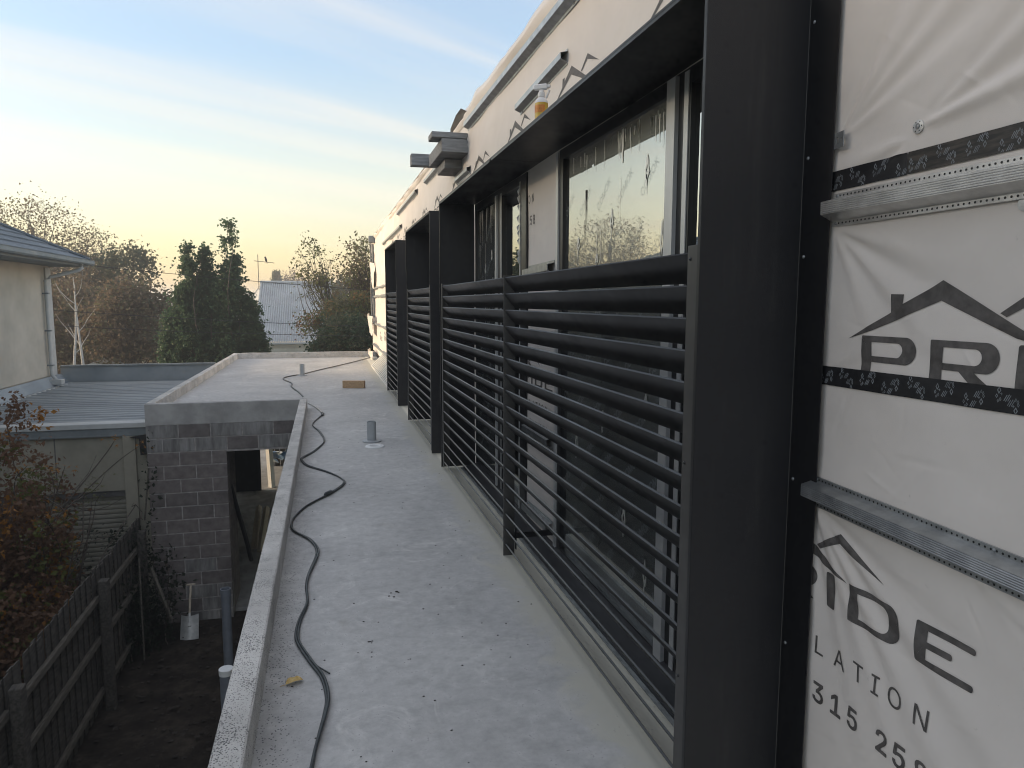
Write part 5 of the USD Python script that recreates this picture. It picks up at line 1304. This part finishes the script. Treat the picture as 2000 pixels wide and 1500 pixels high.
pg = [((-4.95, 27.4), 'columnar green pear tree at the left end of the row', [(-4.9, 27.4, 1.6, 0.62), (-5.2, 27.3, 1.2, 0.50)], 3),
      ((-4.48, 27.0), 'columnar green pear tree with the broad rounded tip', [(-4.50, 27.0, 3.45, 0.66), (-4.75, 27.1, 2.3, 0.6)], 5),
      ((-3.98, 27.2), 'columnar green pear tree with the thin tip in the middle of the row', [(-4.00, 27.2, 3.60, 0.60), (-3.75, 27.1, 2.4, 0.62)], 6),
      ((-3.12, 26.8), 'tallest columnar green pear tree with the sharp spire', [(-3.13, 26.8, 4.25, 0.74), (-2.93, 26.9, 3.1, 0.60), (-3.42, 26.8, 2.7, 0.62)], 7),
      ((-2.45, 26.9), 'columnar green pear tree at the right end of the row', [(-2.50, 26.9, 1.75, 0.62), (-2.28, 26.9, 0.7, 0.42)], 8)]
for (bx, by), lab, sps, sd in pg:
    lobes = [l for cx, cy, tp, wd in sps for l in spire(cx, cy, tp, wd)]
    tree('pear_tree', lab, 'tree', (bx, by, GZ), lobes, 0.11, M['bark'], [M['leaf_pear'], M['leaf_pear_dark'], M['leaf_pear']], 560, 40, 0.11, 0.105, 60 + sd, 'columnar pear trees in a row', limbs=50, trunk_top=0.5, shell=0.85)

# right-hand group beside the far end of the deck
tree('autumn_tree', 'sparse leaved autumn tree right of the far roof, its trunk slanting', 'tree', (1.55, 30, GZ), [(-0.40, 30, 3.05, 0.72, 0.7, 1.05, 2.2), (0.20, 30, 2.15, 0.35, 0.4, 0.35, 0.5)], 0.09, M['bark'], [M['leaf_yellowgreen'], M['leaf_olive']], 58, 8, 0.115, 0.16, 71, twig=2, limbs=45, trunk_top=0.75, shell=0.3)
tree('autumn_tree', 'taller autumn tree close beside the far corner of the wrapped wall', 'tree', (2.3, 29, GZ), [(1.65, 29, 3.15, 0.75, 0.8, 1.0, 2), (2.2, 29, 2.2, 0.9, 0.9, 0.9, 1.2), (1.0, 29, 2.55, 0.5, 0.5, 0.28, 0.5)], 0.11, M['bark'], [M['leaf_yellowgreen'], M['leaf_olive'], M['leaf_brown']], 120, 11, 0.115, 0.18, 72, twig=3, limbs=70, trunk_top=0.8, shell=0.3)
tree('dense_bush', 'dense dark green bush beside the far corner of the deck', 'bush', (1.0, 26.5, GZ), [(0.95, 26.5, 0.30, 1.15, 1.1, 0.85, 3), (1.2, 26.5, -0.7, 1.15, 1.0, 1.0, 3), (0.1, 26.4, -0.15, 0.65, 0.6, 0.45, 0.9), (0.4, 26.5, -1.4, 0.9, 0.9, 0.9, 1)], 0.12, M['bark'], [M['leaf_bush'], M['leaf_bush'], M['leaf_pear_dark'], M['leaf_olive']], 380, 40, 0.11, 0.18, 73, limbs=40, shell=0.85)
tree('rust_bush', 'rust and yellow tinted bush over the top of the dark green bush', 'bush', (0.9, 28.2, GZ), [(0.45, 28.2, 1.30, 0.75, 0.7, 0.50, 2), (1.35, 28.2, 1.45, 0.75, 0.7, 0.55, 2), (-0.55, 28.0, 0.75, 0.5, 0.4, 0.38, 0.9), (-0.1, 28.0, 0.9, 0.4, 0.4, 0.35, 0.5)], 0.08, M['bark'], [M['leaf_rust'], M['leaf_yellowgreen'], M['leaf_olive'], M['leaf_bush']], 170, 20, 0.10, 0.17, 74, limbs=50)

# far trees over the roofs
npn = thing('pine_tree', 'distant dark pine in even tiers left of the bare tree', 'tree', (-5.4, 90, GZ)); mb = MB(); mb.tube([(-5.4, 90, GZ), (-5.4, 90, 5.3)], [0.25, 0.05], 6); put(npn, 'trunk', mb, M['bark'])
r_ = np.random.default_rng(77); pts = []
for i in range(15):
    z = -1.0 + i * 0.43; R_ = 2.4 * (1 - i / 15.5) + 0.15
    for j in range(9):
        a = j * 2 * math.pi / 9 + i * 0.7; ts = np.linspace(0.15, 1, 26); pts.append(np.column_stack([-5.4 + R_ * ts * math.cos(a), 90 + R_ * ts * math.sin(a), z + 0.30 * ts ** 2 * R_ * 0.4]) + r_.normal(0, 0.09, (26, 3)))
put(npn, 'crown', leaf_quads(np.vstack(pts), 0.22, r_), M['leaf_conifer'])
tree('bare_tree', 'distant bare tree between the pine and the slanting autumn tree', 'tree', (-3.7, 90, GZ), [(-3.7, 90, 3.0, 1.9, 1.5, 2.3, 2), (-2.2, 90, 2.4, 1.5, 1.5, 1.8, 1)], 0.22, M['bark_far'], [M['twig_far']], 160, 3, 0.22, 0.35, 78, twig=5, limbs=120, trunk_top=0.6)
tree('domed_tree', 'distant dark domed tree behind the autumn trees by the wrapped wall', 'tree', (1.7, 62, GZ), [(1.7, 62, 1.6, 2.5, 2.0, 2.0, 2), (3.2, 62, 1.2, 2.2, 2, 1.9, 1)], 0.3, M['bark'], [M['leaf_dark'], M['leaf_conifer']], 220, 30, 0.28, 0.42, 79, limbs=20)
r_ = np.random.default_rng(80); C = []
for i in range(900):
    a = math.radians(r_.uniform(-130, 40)); d = r_.uniform(105, 175); h = (1.2 + 4.5 * meshkit.fbm(np.array([[a * 9, 3.3, 0]]), 3, 4)[0] ** 1.5) * r_.uniform(0.25, 1.0)
    C.append((d * math.sin(a), d * math.cos(a), GZ + h * d / 110))
pts = np.repeat(np.array(C), 55, 0) + r_.normal(0, 1, (900 * 55, 3)) * (1.7, 1.7, 0.9); pts[:, 2] = np.maximum(pts[:, 2], GZ + 0.1)
p = put(W, 'distant_trees', leaf_quads(pts, 0.9, r_), M['leaf_far']); tag(stage.GetPrimAtPath(p), 'low band of distant trees along the horizon', 'trees', None, 'stuff')


# Japanese maple over the fence, in autumn colours
def maple_leaves(C, size, r):
    """five-lobed leaves, one fan of triangles each"""
    n = len(C); nn = r.normal(0, 1, (n, 3)); nn[:, 2] = np.abs(nn[:, 2]) + 0.6; nn[:, 0] += 0.5; nn /= np.linalg.norm(nn, axis=1, keepdims=True)
    d = np.cross(nn, r.normal(0, 1, (n, 3))); d /= np.linalg.norm(d, axis=1, keepdims=True); e = np.cross(nn, d); s = size * r.uniform(0.6, 1.3, n)[:, None]
    an_ = np.radians([-100, -72, -52, -30, -18, 0, 18, 30, 52, 72, 100]); ra = np.array([0.62, 0.22, 0.85, 0.26, 0.30, 1.0, 0.30, 0.26, 0.85, 0.22, 0.62])
    P = [C] + [C + s * ra[i] * (math.cos(an_[i]) * d + math.sin(an_[i]) * e) - nn * s * 0.25 * ra[i] ** 2 for i in range(11)]
    V = np.stack(P, 1).reshape(-1, 3); o = np.arange(n)[:, None] * 12
    return V, np.vstack([o + [0, i, i + 1] for i in range(1, 11)])


r_ = np.random.default_rng(100)
mp = thing('maple_shrub', 'autumn maple shrub with brown and orange leaves overhanging the timber fence', 'shrub', (-3.5, 9.2, GZ))
st = MB(); tips = []
for i in range(26):
    b_ = np.array([-3.5, 9.2, GZ]) + r_.normal(0, 0.12, 3) * (1, 1, 0); c = np.array([-3.62, 9.3, -1.15]) + r_.normal(0, 1, 3) * (0.48, 0.62, 0.42)
    P, R = limb(b_, c, 0.022, 0.006, r_, 6, 0.08); st.tube(P, R, 5, False)
    for m_ in range(6):
        u = r_.integers(2, 7); e = P[u] + r_.normal(0, 0.22, 3) + (0.0, 0, 0.16); q2, s2 = limb(P[u], e, 0.007, 0.0025, r_, 3, 0.1); st.tube(q2, s2, 4, False); tips.append(e)
long_tw = [((-3.15, 9.6, -0.9), (-2.75, 9.9, -0.35), (-2.60, 9.9, -0.13)), ((-3.3, 9.5, -1.1), (-2.75, 10.2, -0.55), (-2.42, 10.3, -0.30)), ((-3.5, 9.2, -1.0), (-3.45, 9.1, -0.45), (-3.28, 9.0, -0.24)), ((-3.3, 9.3, -1.2), (-3.1, 9.2, -0.7), (-2.93, 9.1, -0.28)), ((-3.6, 9.3, -1.2), (-3.7, 9.2, -0.3), (-3.55, 9.1, 0.12)), ((-3.35, 9.4, -1.2), (-3.2, 9.5, -0.75), (-3.25, 9.6, -0.42))]
for tw in long_tw:
    P = spline(tw, 6); st.tube(P, np.linspace(0.011, 0.003, len(P)), 5, False)
put(mp, 'branches', st, M['bark'], True)
tips = np.array(tips)
low = np.array([(-3.35, 8.3, -1.95), (-3.2, 7.7, -2.2), (-3.6, 8.8, -1.9), (-3.1, 8.6, -2.2), (-3.75, 9.6, -1.5)])
C = np.repeat(np.vstack([tips, low + r_.normal(0, 0.1, low.shape)]), 1, 0)
bulk = np.vstack([tips[r_.integers(0, len(tips), 560)] + r_.normal(0, 0.15, (560, 3)), low[r_.integers(0, 5, 420)] + r_.normal(0, 1, (420, 3)) * (0.28, 0.48, 0.45)])
bulk = bulk[(bulk[:, 0] < -2.72) | (bulk[:, 2] > -1.35)]
sel = r_.random(len(bulk)); hh = bulk[:, 2]
for lo_, hi_, mt, per in ((0.0, 0.66, 'leaf_maple_brown', 30), (0.66, 0.78, 'leaf_maple_orange', 22), (0.78, 1.01, 'leaf_maple_green', 26)):
    cc = bulk[(sel >= lo_) & (sel < hi_)]; pts = np.repeat(cc, per, 0) + r_.normal(0, 0.075, (len(cc) * per, 3)); pts = pts[(pts[:, 0] < -3.02 - 0.20 * (pts[:, 1] - 9.0) + 0.22 * (r_.random(len(pts)) ** 3)) | ((pts[:, 1] < 8.6) & (pts[:, 0] < -2.70))]
    put(mp, 'leaves', leaf_quads(pts, 0.062, r_, 0.75), M[mt]); put(mp, 'leaves', maple_leaves(pts[::4] + (0.02, 0, 0.02), 0.046, r_), M[mt])
ends = np.array([tw[2] for tw in long_tw]); pts = np.repeat(ends, 12, 0) + r_.normal(0, 1, (len(ends) * 12, 3)) * (0.06, 0.05, 0.035)
put(mp, 'leaves', maple_leaves(pts, 0.050, r_), M['leaf_maple_orange'])
mids = np.array([(-3.22, 9.5, -0.52), (-3.35, 9.3, -0.5), (-3.3, 9.6, -0.78), (-2.85, 9.8, -0.68), (-2.95, 9.9, -0.82)]); pts = np.repeat(mids, 40, 0) + r_.normal(0, 0.085, (200, 3))
put(mp, 'leaves', maple_leaves(pts, 0.040, r_), M['leaf_maple_green'])

# dark creeper in the corner by the block wall, and stakes
cr_ = thing('creeper', 'dark tangled creeper in the corner between fence and block wall', 'creeper', (-2.6, 10.5, GZ)); st = MB(); pts = []
for i in range(34):
    c = np.array([-2.66, 10.45, GZ]) + np.array([r_.normal(0, 0.17), r_.normal(0, 0.28), 0]); e = c + (r_.normal(0, 0.15), r_.normal(0, 0.2), r_.uniform(0.6, 1.35) * (0.8 + 0.35 * (c[1] > 10.5)))
    P, R = limb(c, e, 0.010, 0.003, r_, 6, 0.10); st.tube(P, R, 4, False); pts.append(np.repeat(P[1:], 26, 0) + r_.normal(0, 0.085, (26 * 6, 3)))
put(cr_, 'stems', st, M['bark'], True)
pts = np.vstack(pts); pts = pts[(pts[:, 1] < BY - 0.02) | (pts[:, 0] < LX0 - 0.02)]
put(cr_, 'leaves', leaf_quads(pts, 0.055, r_), M['leaf_dark'])
tuft = np.vstack([np.array([-2.42, 10.75, -0.95]) + r_.normal(0, 1, (60, 3)) * (0.05, 0.06, 0.35)])
put(cr_, 'leaves', leaf_quads(np.minimum(tuft, [9, BY - 0.03, 9]), 0.06, r_), M['leaf_dark'])
for k, (a, b_, rr, lab) in enumerate((((-2.42, 9.9, GZ), (-2.44, 10.0, -1.75), 0.012, 'thin upright stake in front of the dark creeper'), ((-2.15, 10.3, -2.75), (-2.42, 10.5, -2.05), 0.028, 'thicker pale stick slanting in front of the block wall'), ((-2.56, 10.93, -1.5), (-2.47, 10.93, -0.75), 0.012, 'bare pale stem on the garage side of the block wall corner'))):
    mb = MB(); mb.tube([a, b_], rr, 6); single('stick', mb, M['old_rail'], lab, 'stick')
mb = MB()
for i in range(700):
    x, y = r_.uniform(-2.55, -0.5), r_.uniform(5.5, 10.9); s_ = r_.uniform(0.006, 0.028); t_ = trimesh.creation.icosphere(0, s_); t_.vertices *= (1.3, 1.0, 0.6); t_.vertices += (x, y, GZ + 0.02 + r_.normal(0, 0.02)); mb.tm(t_)
single('clods', mb, M['soil'], 'loose clods on the dark yard soil', 'soil', kind='stuff')

# ------------------------------------------------------------------ evening haze
M['haze'] = usdkit.material(stage, W + '/Looks/haze', {'v': ('principled_volume', {'color': (0.92, 0.93, 0.95), 'density': 0.0024, 'anisotropy': 0.25})}, [], volume='v.volume')
hz_ = MB(); hz_.box(-2600, 2600, -2600, 2600, GZ - 1.2, 8.2)
hz_p = put(W, 'haze', hz_, M['haze']); tag(stage.GetPrimAtPath(hz_p), 'faint evening haze over the gardens', 'haze', None, 'stuff')
